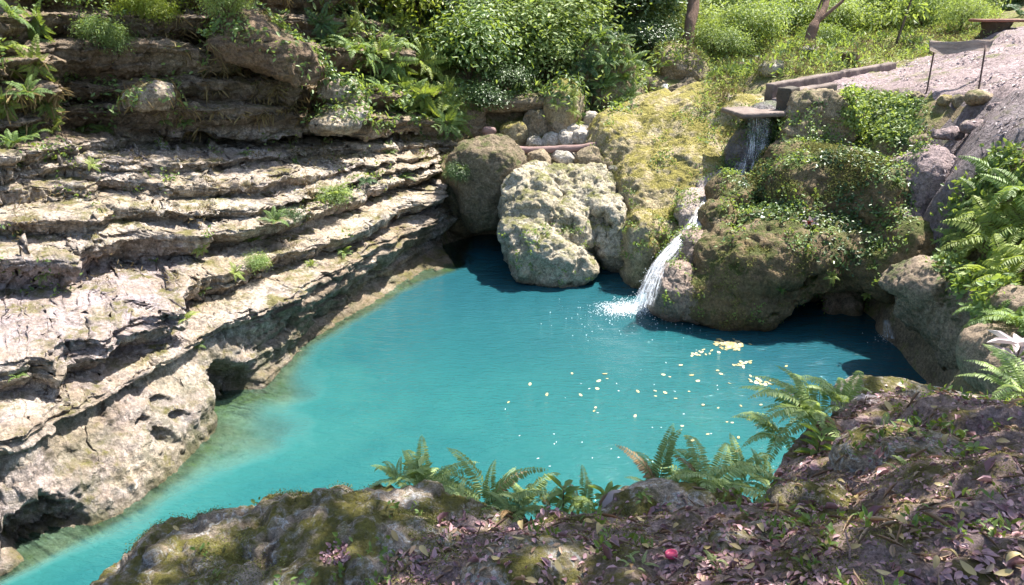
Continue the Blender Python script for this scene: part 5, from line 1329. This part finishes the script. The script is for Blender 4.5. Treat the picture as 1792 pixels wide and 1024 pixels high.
weed(735, 855, 2.42, 48, 20, 'fern_near', 'dark shiny weed with a reddish shoot at the right end of the wide mossy rock', .9)
weed(985, 893, 2.44, 55, 16, 'leaf', 'broad leaved weed on the bank edge between two ferns', .9)
weed(1060, 893, 2.44, 50, 12, 'leaf', 'dark leaved weed beside the grey dead leaf', .7)
weed(1512, 712, 2.5, 42, 9, 'pale_leaf', 'grey green round leaved weed beside the upright fern', .5)
weed(1610, 800, 2.66, 40, 12, 'leaf', 'leafy seedling behind the mossy knob', .7)
weed(1700, 800, 2.78, 36, 10, 'leaf', 'small seedling on the mossy right bank', .6)
weed(1770, 660, 2.0, 90, 12, 'pale_leaf', 'pale grey leaved plant at the right edge above the water', .7)
weed(645, 1000, 2.6, 34, 9, 'fern', 'small pale weed on the front of the wide mossy rock', .5)
weed(775, 1000, 2.62, 30, 7, 'leaf_bright', 'bright little seedling beside the pitted dark lump', .5)
weed(1430, 800, 2.5, 60, 14, 'fern', 'hanging ladder leaved sprig on the dark face of the mound', .8)

# flowering plant on the outcrop
p, n = hit(1415, 394)
e = empty('flowering_plant', p + n * .03, 'pale pink leaved plant with a red heart on the brown outcrop', 'plant')
az = np.arange(7) * .9; d = np.column_stack([np.cos(az), -.5 * np.ones(7), np.sin(az)])
lf = leaves(np.zeros((7, 3)), d, np.tile(n, (7, 1)), .17, .07, .2, .3)
link('foliage', mesh_leaf('foliage', lf, M['pale_leaf']), parent=e)
lf = leaves(np.tile(n * .03, (6, 1)), np.column_stack([np.cos(az[:6] + .4), -.6 * np.ones(6), np.sin(az[:6] + .4)]), np.tile(n, (6, 1)), .055, .035, .2, .3)
link('flower', mesh_leaf('flower', lf, M['red']), parent=e)
# ------------------------------------------------------------------ fallen and floating leaves, each one a thing
LEAFV = []
for i in range(4):
    L_ = leaves(np.zeros((1, 3)), [[1, 0, 0]], [[0, 0, 1.0]], 1.0, .40, [.25, .5, -.3, .15][i], [.3, .8, .5, .1][i], [rng.random()])
    # finer outline: leaf as a strip of 9 stations
    q = np.linspace(0, 1, 10); w_ = np.sin(np.pi * q ** .85) ** .8 * .2; cu = [.10, .22, -.12, .05][i]
    z = cu * np.sin(np.pi * q) ; fo = [.3, .6, .2, .15][i]
    Vv = np.concatenate([np.column_stack([q - .5, w_, z + fo * w_]), np.column_stack([q - .5, 0 * q, z]), np.column_stack([q - .5, -w_, z + fo * w_])])
    Ff = np.concatenate([grid_faces(3, 10)])
    LEAFV.append(mesh_np('fallen_leaf', Vv, Ff, True, {'tint': np.full(30, [.3, .6, .9, .5][i])}))
    LEAFV[-1].materials.append(M['fallen'])
FL = [(905, 388, 0), (312, 930, 0), (690, 940, 0), (742, 965, 0), (1050, 935, 0), (1070, 950, 0), (1235, 968, 0), (1260, 555, 0)]
GL = [(440, 872, 32), (470, 868, 22), (311, 930, 14), (690, 940, 24), (742, 968, 26), (915, 928, 26), (950, 935, 22), (1050, 936, 34), (1072, 950, 30), (1130, 965, 26), (1236, 968, 30), (1285, 962, 24), (1330, 930, 26), (1402, 900, 20), (1552, 717, 28), (1578, 920, 32), (1545, 935, 28), (1690, 910, 28), (1738, 915, 30), (1735, 938, 24), (1662, 985, 34), (1692, 998, 34), (1635, 990, 28),
      (1580, 950, 22), (1500, 968, 24), (1450, 955, 22), (1505, 878, 20), (1575, 680, 16), (1640, 716, 16), (1600, 740, 18), (1660, 742, 20), (1720, 700, 16), (1660, 775, 26), (1755, 780, 26), (1640, 850, 18), (1700, 870, 18), (975, 995, 26), (1030, 920, 22), (905, 950, 22), (870, 985, 26), (1200, 1000, 28), (1310, 1000, 26), (1180, 925, 16), (1120, 915, 18), (1420, 985, 22), (1380, 930, 18), (1475, 850, 18), (1440, 862, 16), (1780, 985, 30), (1760, 1010, 32), (1545, 1010, 28), (1100, 1010, 24), (930, 1018, 26)]
for px, py, s in GL:
    p, n = hit(px, py)
    if p is None: continue
    t = (p - CAM) @ FWD
    o = link('fallen_leaf', LEAFV[int(rng.integers(4))]); sc = s * 1.0 * t / FPX
    o.location = p + n * .02; o.scale = (sc, sc, sc); o.rotation_euler = orient(n + rng.normal(0, .18, 3), 1.0, rng.uniform(0, 6.28))
    if py < 900 and px < 500: lb, g = 'pale yellow leaf lying on the wide mossy near rock', 'yellow leaves on the wide near rock'
    elif px < 800: lb, g = 'yellow leaf lying on the wide mossy near rock or its pitted end', 'yellow leaves on the wide near rock'
    elif py < 800: lb, g = 'pale fallen leaf on the mound at the right of the bank', 'pale leaves on the right mound'
    else: lb, g = 'yellowish fallen leaf on the purple leaf litter of the near bank', 'yellow leaves fallen on the leaf litter'
    thing(o, lb, 'leaf', g)
# floating leaves
FLV = []
for i in range(3):
    a = np.linspace(0, 2 * np.pi, 9)[:-1]; Vv = np.concatenate([[[0, 0, .012]], np.column_stack([np.cos(a) * .5, np.sin(a) * (.26 + .04 * i), .01 + .03 * np.sin(2 * a + i)])])
    Ff = np.array([[0, 1 + j, 1 + (j + 1) % 8, 1 + (j + 2) % 8] for j in range(0, 8, 2)])
    FLV.append(mesh_np('floating_leaf', Vv, Ff, True, {'tint': np.full(9, .3 + .3 * i)})); FLV[-1].materials.append(M['floating'])


def float_leaf(px, py, s, lb, g):
    p = PZ(px, py, .006); t = (p - CAM) @ FWD
    o = link('floating_leaf', FLV[int(rng.integers(3))]); sc = .82 * s * t / FPX
    o.location = p; o.scale = (sc, sc, sc * .5); o.rotation_euler = (rng.normal(0, .12), rng.normal(0, .12), rng.uniform(0, 6.28))
    thing(o, lb, 'leaf', g)


for _ in range(74):
    a, b = rng.normal(0, 1, 2); float_leaf(1278 + 15 * a, 604 + 4.5 * b, rng.uniform(7, 13), 'yellow leaf in the largest raft of floating leaves', 'raft of floating yellow leaves')
for _ in range(20):
    float_leaf(1340 + 13 * rng.normal(), 668 + 3 * rng.normal(), rng.uniform(6, 11), 'yellow leaf in the small raft nearest the large pale fern', 'small raft of floating leaves')
for _ in range(14):
    float_leaf(1298 + 9 * rng.normal(), 637 + 3.5 * rng.normal(), rng.uniform(6, 12), 'yellow leaf in the small raft below the largest raft', 'middle raft of floating leaves')
for _ in range(12):
    float_leaf(1225 + 10 * rng.normal(), 618 + 3 * rng.normal(), rng.uniform(6, 10), 'yellow leaf in the loose row left of the largest raft', 'loose row of floating leaves')
for px, py in [(1243, 634), (1213, 655), (1222, 668), (1050, 667), (1060, 664), (1045, 680), (1040, 712), (1034, 716), (1150, 685), (1165, 688), (1240, 707), (1228, 706), (1260, 712), (1300, 712), (1280, 738), (1276, 741), (1310, 735), (1320, 690), (1345, 735), (1290, 790), (1285, 680), (1200, 706), (1170, 660), (1148, 690), (925, 665), (930, 672), (998, 708), (838, 707), (890, 703), (1092, 722), (1110, 727), (1078, 632), (1130, 640), (1290, 655), (1255, 648), (1264, 655), (1310, 658), (1330, 706), (1240, 760), (1195, 745), (1060, 655), (1000, 655), (1375, 640), (1390, 655), (1370, 660), (1205, 618), (1190, 640), (1155, 655), (1120, 684), (1310, 772), (1250, 735), (1215, 770), (1325, 745), (1295, 765), (1180, 700), (1100, 690), (1013, 690), (960, 690), (1275, 672), (1205, 684)]:
    if rng.random() < .25: continue
    float_leaf(px + rng.normal(0, 2), py + rng.normal(0, 1.5), rng.uniform(6, 12), 'single yellow leaf drifting on the open turquoise water', 'scattered floating leaves')
P_ = []  # white flecks imitate sky glints on the ripples
for _ in range(40):
    px, py = rng.uniform(880, 1370), rng.uniform(600, 840)
    if not inpoly(np.array([px]), np.array([py]), [(1180, 590), (1380, 650), (1340, 800), (1060, 850), (900, 840), (870, 700), (1000, 640)])[0]: continue
    P_.append(PZ(px, py, .004))
P_ = np.array(P_); r = np.random.default_rng(5)
pt = leaves(P_, np.column_stack([r.normal(size=(len(P_), 2)), np.zeros(len(P_))]), np.tile([0, 0, 1.0], (len(P_), 1)), r.uniform(.012, .035, len(P_)), r.uniform(.006, .013, len(P_)), .05, .05)
o = kind(obj_np('glint_flecks', pt[0], pt[1], M['foam'], attrs={'tint': pt[2]}), 'stuff'); o['label'] = 'tiny pale flecks on the turquoise water standing in for sky glints'

# pink plastic disc in the litter
p, n = hit(1176, 980)
a = np.linspace(0, 2 * np.pi, 25)[:-1]
prof = [(0, .0), (.6, .0), (.86, .001), (1.0, .004), (1.0, .012), (.94, .016), (.8, .016), (.76, .011), (.3, .010), (0, .010)]
Vv = np.concatenate([np.column_stack([np.cos(a) * r0 * .021, np.sin(a) * r0 * .021, np.full(24, h0)]) for r0, h0 in prof])
Ff = []
for i in range(len(prof) - 1):
    for j in range(24): Ff.append((i * 24 + j, i * 24 + (j + 1) % 24, (i + 1) * 24 + (j + 1) % 24, (i + 1) * 24 + j))
o = link('bottle_cap', mesh_np('bottle_cap', Vv, np.array(Ff)), M['pink_cap'], None, p + n * .012); o.rotation_euler = orient(n, .8, 0)
thing(o, 'bright pink round plastic cap lying in the leaf litter', 'bottle cap')
# twigs
for px, py, ln, az, lb in [(1490, 985, 60, 80, 'thin bare twig standing in the leaf litter at the bottom right'), (1540, 775, 50, 60, 'thin twig on the mound behind the small bright fern'), (1215, 1000, 40, 150, 'thin twig near the bottom edge beside the pink cap')]:
    p, n = hit(px, py); t = (p - CAM) @ FWD; l_ = ln * t / FPX
    q = np.linspace(0, 1, 8)[:, None]
    pts = q * np.array([math.cos(R(az)) * l_, math.sin(R(az)) * l_, l_ * .35]) + rng.normal(0, .02 * l_, (8, 3))
    v, f = tube(pts + p + n * .004, np.linspace(.004, .002, 8), 5); thing(obj_np('twig', v, f, M['log']), lb, 'twig')
# grey curled dead leaf on the brink
p = PZ(1075, 882, 2.5)
o = link('fallen_leaf', LEAFV[1]); o.location = p; o.scale = (.16, .22, .16); o.rotation_euler = (.5, -.3, .6); setmat(o, M['pale_leaf']); thing(o, 'large grey curled dead leaf caught at the brink between the ferns', 'leaf')

# ------------------------------------------------------------------ log and stump behind the round boulder
A, B = PT(885, 263, 14.75), PT(1045, 256, 14.5)
q = np.linspace(0, 1, 40)[:, None]
pts = A + (B - A) * q + np.array([0, 0, 1]) * (-.03 * np.sin(np.pi * q)) + np.column_stack([np.zeros(40), .012 * np.sin(q[:, 0] * 9), .008 * np.sin(q[:, 0] * 14)])
v, f = tube(pts, .072 + .004 * np.sin(q[:, 0] * 21) + .006 * (1 - q[:, 0]), 16)
v = v + vnormals(v, f) * (.006 * fbm(v, 9, 3, 2))[:, None]
thing(obj_np('log', v, f, M['log']), 'pinkish brown log bridging from the round boulder to the mossy outcrop', 'log')
b0 = PT(857, 262, 15.3); tp = PT(856, 224, 15.3)
q = np.linspace(0, 1, 30)[:, None]
pts = b0 + (tp - b0) * q; v, f = tube(pts, .10 + .05 * (q[:, 0] > .7) * np.sin((q[:, 0] - .7) / .3 * np.pi * .8) + .02 * (1 - q[:, 0]), 20)
v = v + vnormals(v, f) * (.02 * fbm(v, 6, 4, 3))[:, None]
thing(obj_np('tree_stump', v, f, M['log']), 'short broken reddish stump standing behind the round boulder', 'stump')

# ------------------------------------------------------------------ concrete water channel with its spout slab
tr = empty('water_channel', PT(1345, 190, 13.4), 'stained concrete water channel with a flat spout slab above the twin falls', 'water channel')
o0 = np.array(tr.location)


def weather(v, f, a, s):
    return v + vnormals(v, f) * (a * fbm(v, 5, 4, s) + a * .5 * ridged(v, 11, 2, s))[:, None]


def dense_box(c, size, ang, bev=.015, tilt=0.0):
    n = [max(2, int(x / .035)) for x in size]
    Vs, Fs, k = [], [], 0
    h = np.asarray(size) / 2
    for d in range(3):
        e, g = (d + 1) % 3, (d + 2) % 3
        for sg in (-1, 1):
            a, b = np.meshgrid(np.linspace(-1, 1, n[e] + 1), np.linspace(-1, 1, n[g] + 1), indexing='ij')
            Pq = np.zeros((a.size, 3)); Pq[:, d] = sg; Pq[:, e] = a.ravel(); Pq[:, g] = b.ravel()
            ff = grid_faces(n[e] + 1, n[g] + 1)
            Fs.append((ff if sg < 0 else ff[:, ::-1]) + k); Vs.append(Pq); k += len(Pq)
    V = np.concatenate(Vs) * h; F = np.concatenate(Fs)[:, ::-1]
    inn = np.clip(V, -(h - bev), h - bev); dd = V - inn; l = np.linalg.norm(dd, axis=1)[:, None]
    V = np.where(l > 1e-9, inn + dd / np.maximum(l, 1e-9) * bev, V)
    # weld so that displacement does not split the edges
    key = np.round(V, 5); u, inv = np.unique(key, axis=0, return_inverse=True)
    V, F = u, inv.reshape(-1)[F]
    Rm = rotz(ang)
    if tilt: Rm = Rm @ np.array(Matrix.Rotation(tilt, 3, 'Y'))
    return V @ Rm.T + np.asarray(c), F


A, B = PT(1345, 162, 13.55), PT(1562, 122, 15.7)
dv = B - A; ang = math.atan2(dv[1], dv[0]); ln = np.linalg.norm(dv); tl = -math.atan2(dv[2], np.linalg.norm(dv[:2]))
v, f = dense_box((A + B) / 2 + [0, 0, -.02], (ln, .17, .36), ang, .02, tl); obj_np('channel_wall', weather(v, f, .012, 1) - o0, f, M['concrete'], tr)
C_ = PT(1378, 178, 13.05)
v, f = dense_box(C_, (.34, .26, .50), ang + .1, .025); obj_np('channel_wall', weather(v, f, .014, 2) - o0, f, M['concrete_dark'], tr)
v, f = dense_box(C_ + [math.cos(ang) * .75, math.sin(ang) * .75, .05], (1.2, .20, .36), ang, .025, tl); obj_np('channel_wall', weather(v, f, .014, 5) - o0, f, M['concrete'], tr)
v, f = dense_box(PT(1318, 196, 13.15), (.80, .95, .085), R(7), .014); v = v + np.array([0, 0, 1]) * (v[:, :1] - PT(1318, 196, 13.15)[0]) * .03
obj_np('spout_slab', weather(v, f, .008, 3) - o0, f, M['concrete'], tr)
fl_ = PT(1372, 183, 13.5)
v, f = dense_box((A + B) / 2 + np.array([math.sin(ang), -math.cos(ang), 0]) * .33 + [0, 0, -.15], (ln * 1.0, .5, .12), ang, .02, tl); obj_np('channel_floor', weather(v, f, .01, 4) - o0, f, M['path'], tr)
# ------------------------------------------------------------------ weathered board on two thin posts
sg = empty('bench_board', PT(1668, 160, 12.3), 'weathered grey board held up on two thin rusty posts beside the path', 'board')
o0 = np.array(sg.location)
for xb, yb, xt, yt in [(1621, 162, 1636, 82), (1711, 164, 1725, 80)]:
    p, n = hit(xb, yb); tb = (p - CAM) @ FWD if p is not None else 12.3
    tb = min(max(tb, 11.8), 12.9)
    b_, t_2 = PT(xb, yb + 3, tb), PT(xt, yt, tb)
    v, f = tube(np.linspace(b_, t_2, 8), .014, 8); obj_np('post', v - o0, f, M['rust'], sg)
q = np.linspace(0, 1, 46)
top = np.interp(q, [0, .1, .28, .45, .62, .85, 1], [70, 70, 72, 73, 72, 70, 68]); bot = np.interp(q, [0, .12, .3, .45, .55, .75, .92, 1], [88, 92, 94, 93, 90, 91, 91, 73])
pxs_ = np.interp(q, [0, 1], [1627, 1744])
sec = []
for dt in (0, .035):
    T_ = PT(pxs_, top, np.full(46, 12.25 + dt)); B_ = PT(pxs_ - 2 * q * 2, bot, np.full(46, 12.25 + dt))
    bow = .05 * np.sin(q * 7)[:, None] * FWD
    sec.append([B_ + (T_ - B_) * k + bow * 1.0 + FWD * .02 * math.sin(k * 3.1) for k in (0, .25, .5, .75, 1)])
ring = sec[0] + sec[1][::-1]; ring.append(ring[0])
Vv = np.concatenate(ring); Ff = grid_faces(len(ring), 46)
n0 = 46
ends = []
for e in (0, 45):
    ids = [k * 46 + e for k in range(10)]
    for k in range(4): ends.append((ids[k], ids[k + 1], ids[9 - k - 1], ids[9 - k]))
Ff = np.concatenate([Ff, np.array(ends)])
Vv = Vv + np.column_stack([np.zeros(len(Vv)), np.zeros(len(Vv)), .006 * fbm(Vv, 6, 3, 8)])
obj_np('board', Vv - o0, Ff, M['board'], sg)

# ------------------------------------------------------------------ plank table on a stump at the top right
c = PT(1745, 36, 16.2)
tb = empty('table', c - [0, 0, .55], 'reddish plank table top on a dark stump at the top right', 'table'); o0 = np.array(tb.location)
v, f = dense_box(c, (.92, .62, .06), R(-6), .012); obj_np('table_top', weather(v, f, .006, 7) - o0, f, M['table_top'], tb)
q = np.linspace(0, 1, 16)[:, None]; pts = c + np.array([0, 0, -.72]) * q + [0, 0, -.03]
v, f = tube(pts, np.interp(q[:, 0], [0, .25, .6, 1], [.32, .27, .36, .62]), 28)
v = v + vnormals(v, f) * (.06 * fbm(v, 3, 4, 9) + .03 * ridged(v, 7, 2, 9))[:, None]; obj_np('pedestal', v - o0, f, M['bark_dark'], tb)


# ------------------------------------------------------------------ falling water
def ribbon(pts, width, n=40, m=8, seed=0, bulge=.02):
    pts = np.array(pts, float); s = np.linspace(0, 1, len(pts)); q = np.linspace(0, 1, n)
    Cc = np.column_stack([np.interp(q, s, pts[:, i]) for i in range(3)])
    for _ in range(3): Cc[1:-1] = .5 * Cc[1:-1] + .25 * (Cc[:-2] + Cc[2:])
    T = unit(np.gradient(Cc, axis=0)); view = unit(CAM - Cc); Sx = unit(np.cross(T, view))
    wq = np.interp(q, np.linspace(0, 1, len(width)), width)
    a = np.linspace(-.5, .5, m)
    V = Cc[:, None] + Sx[:, None] * (a[None, :, None] * wq[:, None, None]) + np.cross(Sx, T)[:, None] * (bulge * np.cos(a * np.pi))[None, :, None]
    V = V.reshape(-1, 3) + .012 * np.stack([fbm(V.reshape(-1, 3), 7, 3, seed + i) for i in range(3)], 1)
    return V, grid_faces(n, m), np.repeat(q, m) * np.linalg.norm(pts[-1] - pts[0]) * 1.2, np.tile(a + .5, n)


def water_thing(name, label, strips, mat, cat='waterfall'):
    e = empty(name, strips[0][0][len(strips[0][0]) // 2], label, cat); o0 = np.array(e.location)
    for V, F, al, ac in strips:
        obj_np('water_strand', V - o0, F, M[mat], e, attrs={'along': al, 'across': ac})
    return e, o0


def drops(P, size, parent, o0, mat='foam', name='spray', r=rng):
    k = len(P); s = (size * r.uniform(.4, 1.3, k))[:, None]
    oc = np.array([[1, 0, 0], [-1, 0, 0], [0, 1, 0], [0, -1, 0], [0, 0, 1], [0, 0, -1]], float)
    V = (P[:, None] + oc[None] * s[:, :, None]).reshape(-1, 3)
    t3 = np.array([[0, 2, 4], [2, 1, 4], [1, 3, 4], [3, 0, 4], [2, 0, 5], [1, 2, 5], [3, 1, 5], [0, 3, 5]])
    F = (np.arange(k)[:, None, None] * 6 + t3[None]).reshape(-1, 3)
    return kind(obj_np(name, V - o0, F, M[mat], parent, smooth=True), 'stuff')


st = [ribbon([PT(1322, 206, 12.95), PT(1320, 235, 13.0), PT(1316, 275, 13.0), PT(1303, 318, 12.95)], [.26, .28, .32, .36], seed=1),
      ribbon([PT(1340, 207, 12.95), PT(1338, 235, 13.0), PT(1335, 265, 13.02), PT(1326, 300, 12.98)], [.18, .18, .2, .22], seed=2),
      ribbon([PT(1300, 285, 13.05), PT(1292, 305, 12.95), PT(1272, 335, 12.75), PT(1240, 365, 12.45)], [.2, .3, .34, .4], seed=3)]
e, o0 = water_thing('waterfall', 'twin thin falls dropping from the concrete spout slab down a dark wet face', st, 'fall')
Pd = np.concatenate([s_[0][rng.integers(0, len(s_[0]), 110)] for s_ in st[:2]]) + rng.normal(0, .03, (220, 3)); drops(Pd, .0055, e, o0)
CP = [(1248, 368, 12.35), (1222, 392, 12.05), (1196, 415, 11.75), (1172, 440, 11.5), (1150, 468, 11.3), (1135, 500, 11.15), (1122, 538, 11.05)]
cpts = [PT(*q_) for q_ in CP]
st = [ribbon(cpts, [.50, .36, .19, .16, .18, .22, .28], 60, 12, 5, .05),
      ribbon([p_ + [.10, .03, .03] for p_ in cpts], [.2, .2, .2, .22, .24, .22, .2], 60, 10, 6, .04),
      ribbon([p_ + [-.06, -.06, .05] for p_ in cpts[2:]], [.06, .09, .10, .13, .18], 50, 8, 7, .03)]
e, o0 = water_thing('cascade', 'white cascade sliding over the wet rock into the pool', st, 'cascade', 'cascade')
k = rng.integers(260, len(st[0][0]), 200); Pd = st[0][0][k] + rng.normal(0, 1, (200, 3)) * np.array([.03, .03, .03]) + np.array([-.03, -.05, .03]); drops(Pd, .006, e, o0)
a = rng.normal(0, 1, (260, 3)) * np.array([.11, .10, .07]); Pd = PZ(1118, 540, .0) + a; Pd[:, 2] = np.abs(a[:, 2]) * 1.3; drops(Pd, .006, e, o0)
Pd = np.array([PZ(1094 + rng.normal() * 24, 540 + rng.normal() * 6.5, .0) for _ in range(1900)]); Pd[:, 2] = np.abs(rng.normal(0, .007, 1900))
fo = drops(Pd, .0085, None, np.zeros(3), name='foam'); fo['label'] = 'white foam where the cascade meets the pool'
Pd = np.array([PZ(1110 + rng.normal() * 75, 560 + rng.normal() * 16, .0) for _ in range(110)]); fo = drops(Pd, .009, None, np.zeros(3), name='foam'); fo['label'] = 'loose foam flecks drifting from the cascade'
st = [ribbon([PT(1552, 560, 10.5), PT(1555, 578, 10.45), PT(1556, 594, 10.4)], [.10, .14, .2], 20, 6, 9)]
e, o0 = water_thing('trickle', 'faint trickle splashing into the pool beside the cave', st, 'fall', 'trickle')
Pd = np.array([PZ(1556 + rng.normal() * 14, 592 + rng.normal() * 4, .0) for _ in range(120)]); Pd[:, 2] = np.abs(rng.normal(0, .05, 120)); drops(Pd, .006, e, o0)
st = [ribbon([PT(1166, 150, 17.2), PT(1162, 165, 17.0), PT(1158, 178, 16.8), PT(1150, 188, 16.55), PT(1138, 196, 16.4)], [.22, .2, .24, .3, .4], 30, 8, 11, .05), ribbon([PT(1210, 160, 17.2), PT(1205, 172, 16.9), PT(1200, 182, 16.7)], [.08, .1, .14], 20, 6, 12, .03)]
water_thing('stream_falls', 'little white falls splashing between the stones at the top of the stream', st, 'cascade', 'waterfall')


# ------------------------------------------------------------------ trees
def tree(base, paths, rads, crown, label, group=None, bark='bark', leafm='leaf_bright', n=900, Ln=.2, W=.09):
    e = empty('tree', base, label, 'tree', group); o0 = np.array(base)
    ps = []
    for pts, r_ in zip(paths, rads):
        pts = np.array(pts, float); s = np.linspace(0, 1, len(pts)); q = np.linspace(0, 1, 5 * len(pts))
        Cc = np.column_stack([np.interp(q, s, pts[:, i]) for i in range(3)])
        for _ in range(2): Cc[1:-1] = .5 * Cc[1:-1] + .25 * (Cc[:-2] + Cc[2:])
        v, f = tube(Cc, np.interp(q, np.linspace(0, 1, len(r_)), r_), 10)
        v = v + vnormals(v, f) * (max(r_) * .14 * fbm(v, 1.2 / max(r_) ** .5, 3, len(ps)))[:, None]
        ps.append((v, f))
    v, f = join(ps); obj_np('trunk', v - o0, f, M[bark], e)
    cs = []
    for c, r_, k in crown:
        a = crown_arrays(np.array(r_), k, Ln, W, 16)
        cs.append((a[0] + np.asarray(c),) + a[1:])
    a = join(cs); obj_np('crown', a[0] - o0, a[1], M[leafm], e, attrs={'tint': a[2]})
    return e


b = PT(1204, 78, 19); tree(b, [[b + [0, 0, -.4], PT(1207, 45, 19), PT(1214, 10, 19.1), PT(1208, -60, 19.2), b + [.1, .3, 6.2]]], [[.17, .14, .15, .13, .10]], [(b + np.array([.2, .6, 7.0]), (1.6, 1.6, 1.2), 900)], 'straight pinkish brown tree trunk behind the angular boulder')
b = PT(1418, 78, 17.8)
tree(b, [[b + [0, 0, -.3], PT(1420, 60, 17.8), PT(1426, 42, 17.8), PT(1438, 26, 17.8), PT(1446, 8, 17.9), PT(1448, -40, 18), b + [.3, .4, 4.2]], [PT(1424, 44, 17.8), PT(1448, 24, 17.7), PT(1475, 2, 17.6), PT(1510, -40, 17.5)], [PT(1425, 42, 17.8), PT(1430, 20, 17.9), PT(1440, -5, 18), PT(1444, -50, 18)]],
     [[.17, .13, .11, .09, .085, .08, .06], [.05, .045, .035, .02], [.035, .03, .02, .015]], [(b + np.array([.4, .4, 4.9]), (1.8, 1.6, 1.1), 900)], 'leaning tree with a forked reddish trunk above the grassy slope', leafm='leaf')
for px, py, t, dx, r_, lb in [(1345, 62, 21, 3, .09, 'dark slim trunk left of the leaning tree'), (1388, 50, 22, 22, .05, 'thin leaning sapling between dark trunk and leaning tree'), (1568, 78, 18.5, 24, .035, 'thin bent sapling in front of the pale far bushes'), (1232, 30, 24, 2, .03, 'thin straight sapling right of the pinkish trunk'), (1372, 40, 24, -2, .03, 'very thin stem behind the leaning sapling'), (1330, 30, 25, 5, .05, 'slender stem at the top edge left of the dark trunk'), (1480, 45, 22, -14, .035, 'slender sapling right of the leaning tree'), (1530, 40, 23, 10, .03, 'thin sapling among the pale bushes left of the bent sapling'), (1640, 40, 22, -8, .035, 'thin sapling between bent sapling and plank table'), (1285, 45, 22, 8, .035, 'thin sapling between the pinkish trunk and the dark trunk'), (1105, 40, 20, -10, .04, 'dark sapling left of the pinkish trunk')]:
    b = PT(px, py, t); tp = PT(px + dx, py - 70, t)
    tree(b, [[b + [0, 0, -.4], b, .5 * b + .5 * tp + [rng.normal(0, .05), 0, 0], tp, tp + (tp - b) * 1.6]], [[r_ * 1.2, r_, r_ * .9, r_ * .7, r_ * .4]], [(tp + (tp - b) * 1.7, (.9, .9, .7), 260), (b + (tp - b) * .75, (.45, .45, .35), 60)], lb, 'slim trees on the far slope', 'bark_dark')

# tall trees of the gorge whose crowns stand above the picture and shade the near bank and the upper ledges
SD = np.array([math.cos(SUN_EL) * math.sin(SUN_AZ), math.cos(SUN_EL) * math.cos(SUN_AZ), math.sin(SUN_EL)])


def shade_tree(base, target, k, rad, n, label, Ln=.22, W=.11, seed=0, parts=7):
    c = np.array(target, float) + SD * k
    r = np.random.default_rng(seed); base = np.array(base, float)
    knee = np.array([base[0] + .25 * (c[0] - base[0]), base[1] + .25 * (c[1] - base[1]), base[2] + .62 * (c[2] - base[2])])
    paths = [[base + [0, 0, -.5], base + [0, 0, 1.5], knee, c + [0, 0, -.3]]]; rads = [[.26, .2, .15, .07]]
    cr = []
    for i in range(parts):
        a = 2 * np.pi * i / parts; q = c + np.array([math.cos(a), math.sin(a), 0]) * rad * r.uniform(.35, .62) + [0, 0, r.normal(0, .3)]
        paths.append([knee + (c - knee) * r.uniform(.2, .7), .5 * (c + q) + [0, 0, .1], q]); rads.append([.07, .05, .02])
        cr.append((q, (rad * .52, rad * .52, .6), n // parts))
    tree(base, paths, rads, cr, label, None, 'bark_dark', 'leaf', Ln=Ln, W=W)


shade_tree((7.5, 3.2, 1.6), (1.1, 2.5, 2.6), 6.6, 3.1, 2300, 'tall tree on the right bank whose wide crown shades the near bank', seed=1)
shade_tree((-4.5, -1.5, 1.5), (-1.2, 2.0, 2.4), 6.2, 2.0, 1200, 'tree behind the near left rock that shades the mossy rock', seed=5)
shade_tree((-9.5, 19.5, 6.5), (-5.0, 12.2, 3.6), 6.0, 2.0, 1300, 'tree on top of the left cliff that shades the upper ledges', seed=3)
# ------------------------------------------------------------------ camera, sky and sun
cd = bpy.data.cameras.new('camera'); cam = bpy.data.objects.new('camera', cd); COL.objects.link(cam)
cd.sensor_width = 36; cd.lens = 36 * FPX / 1792; cd.clip_end = 400; cd.clip_start = .05
cam.location = CAM; cam.rotation_euler = (R(90) - PITCH, 0, 0)
SC.camera = cam
w = bpy.data.worlds.new('World'); SC.world = w; w.use_nodes = True
nt = w.node_tree; bg = nt.nodes['Background']
sky = nt.nodes.new('ShaderNodeTexSky'); sky.sky_type = 'NISHITA'; sky.sun_disc = False
sky.sun_elevation = SUN_EL; sky.sun_rotation = SUN_AZ; sky.air_density = 1.0; sky.dust_density = 1.5
nt.links.new(sky.outputs[0], bg.inputs[0]); bg.inputs[1].default_value = .115
ld = bpy.data.lights.new('sun', 'SUN'); ld.energy = 5.0; ld.angle = R(.55); ld.color = (1, .955, .88)
lo = bpy.data.objects.new('sun', ld); COL.objects.link(lo)
S = Vector((math.cos(SUN_EL) * math.sin(SUN_AZ), math.cos(SUN_EL) * math.cos(SUN_AZ), math.sin(SUN_EL)))
lo.rotation_euler = S.to_track_quat('Z', 'Y').to_euler(); lo.location = (6, 10, 25)
SC.view_settings.view_transform = 'Standard'; SC.view_settings.look = 'None'; SC.view_settings.exposure = 1.48; SC.view_settings.gamma = 1
SC.cycles.use_denoising = True
SC.cycles.max_bounces = 7; SC.cycles.diffuse_bounces = 4; SC.cycles.glossy_bounces = 3; SC.cycles.transmission_bounces = 5; SC.cycles.transparent_max_bounces = 10
SC.cycles.caustics_reflective = False; SC.cycles.caustics_refractive = False
SC.cycles.use_adaptive_sampling = True; SC.cycles.adaptive_threshold = .02
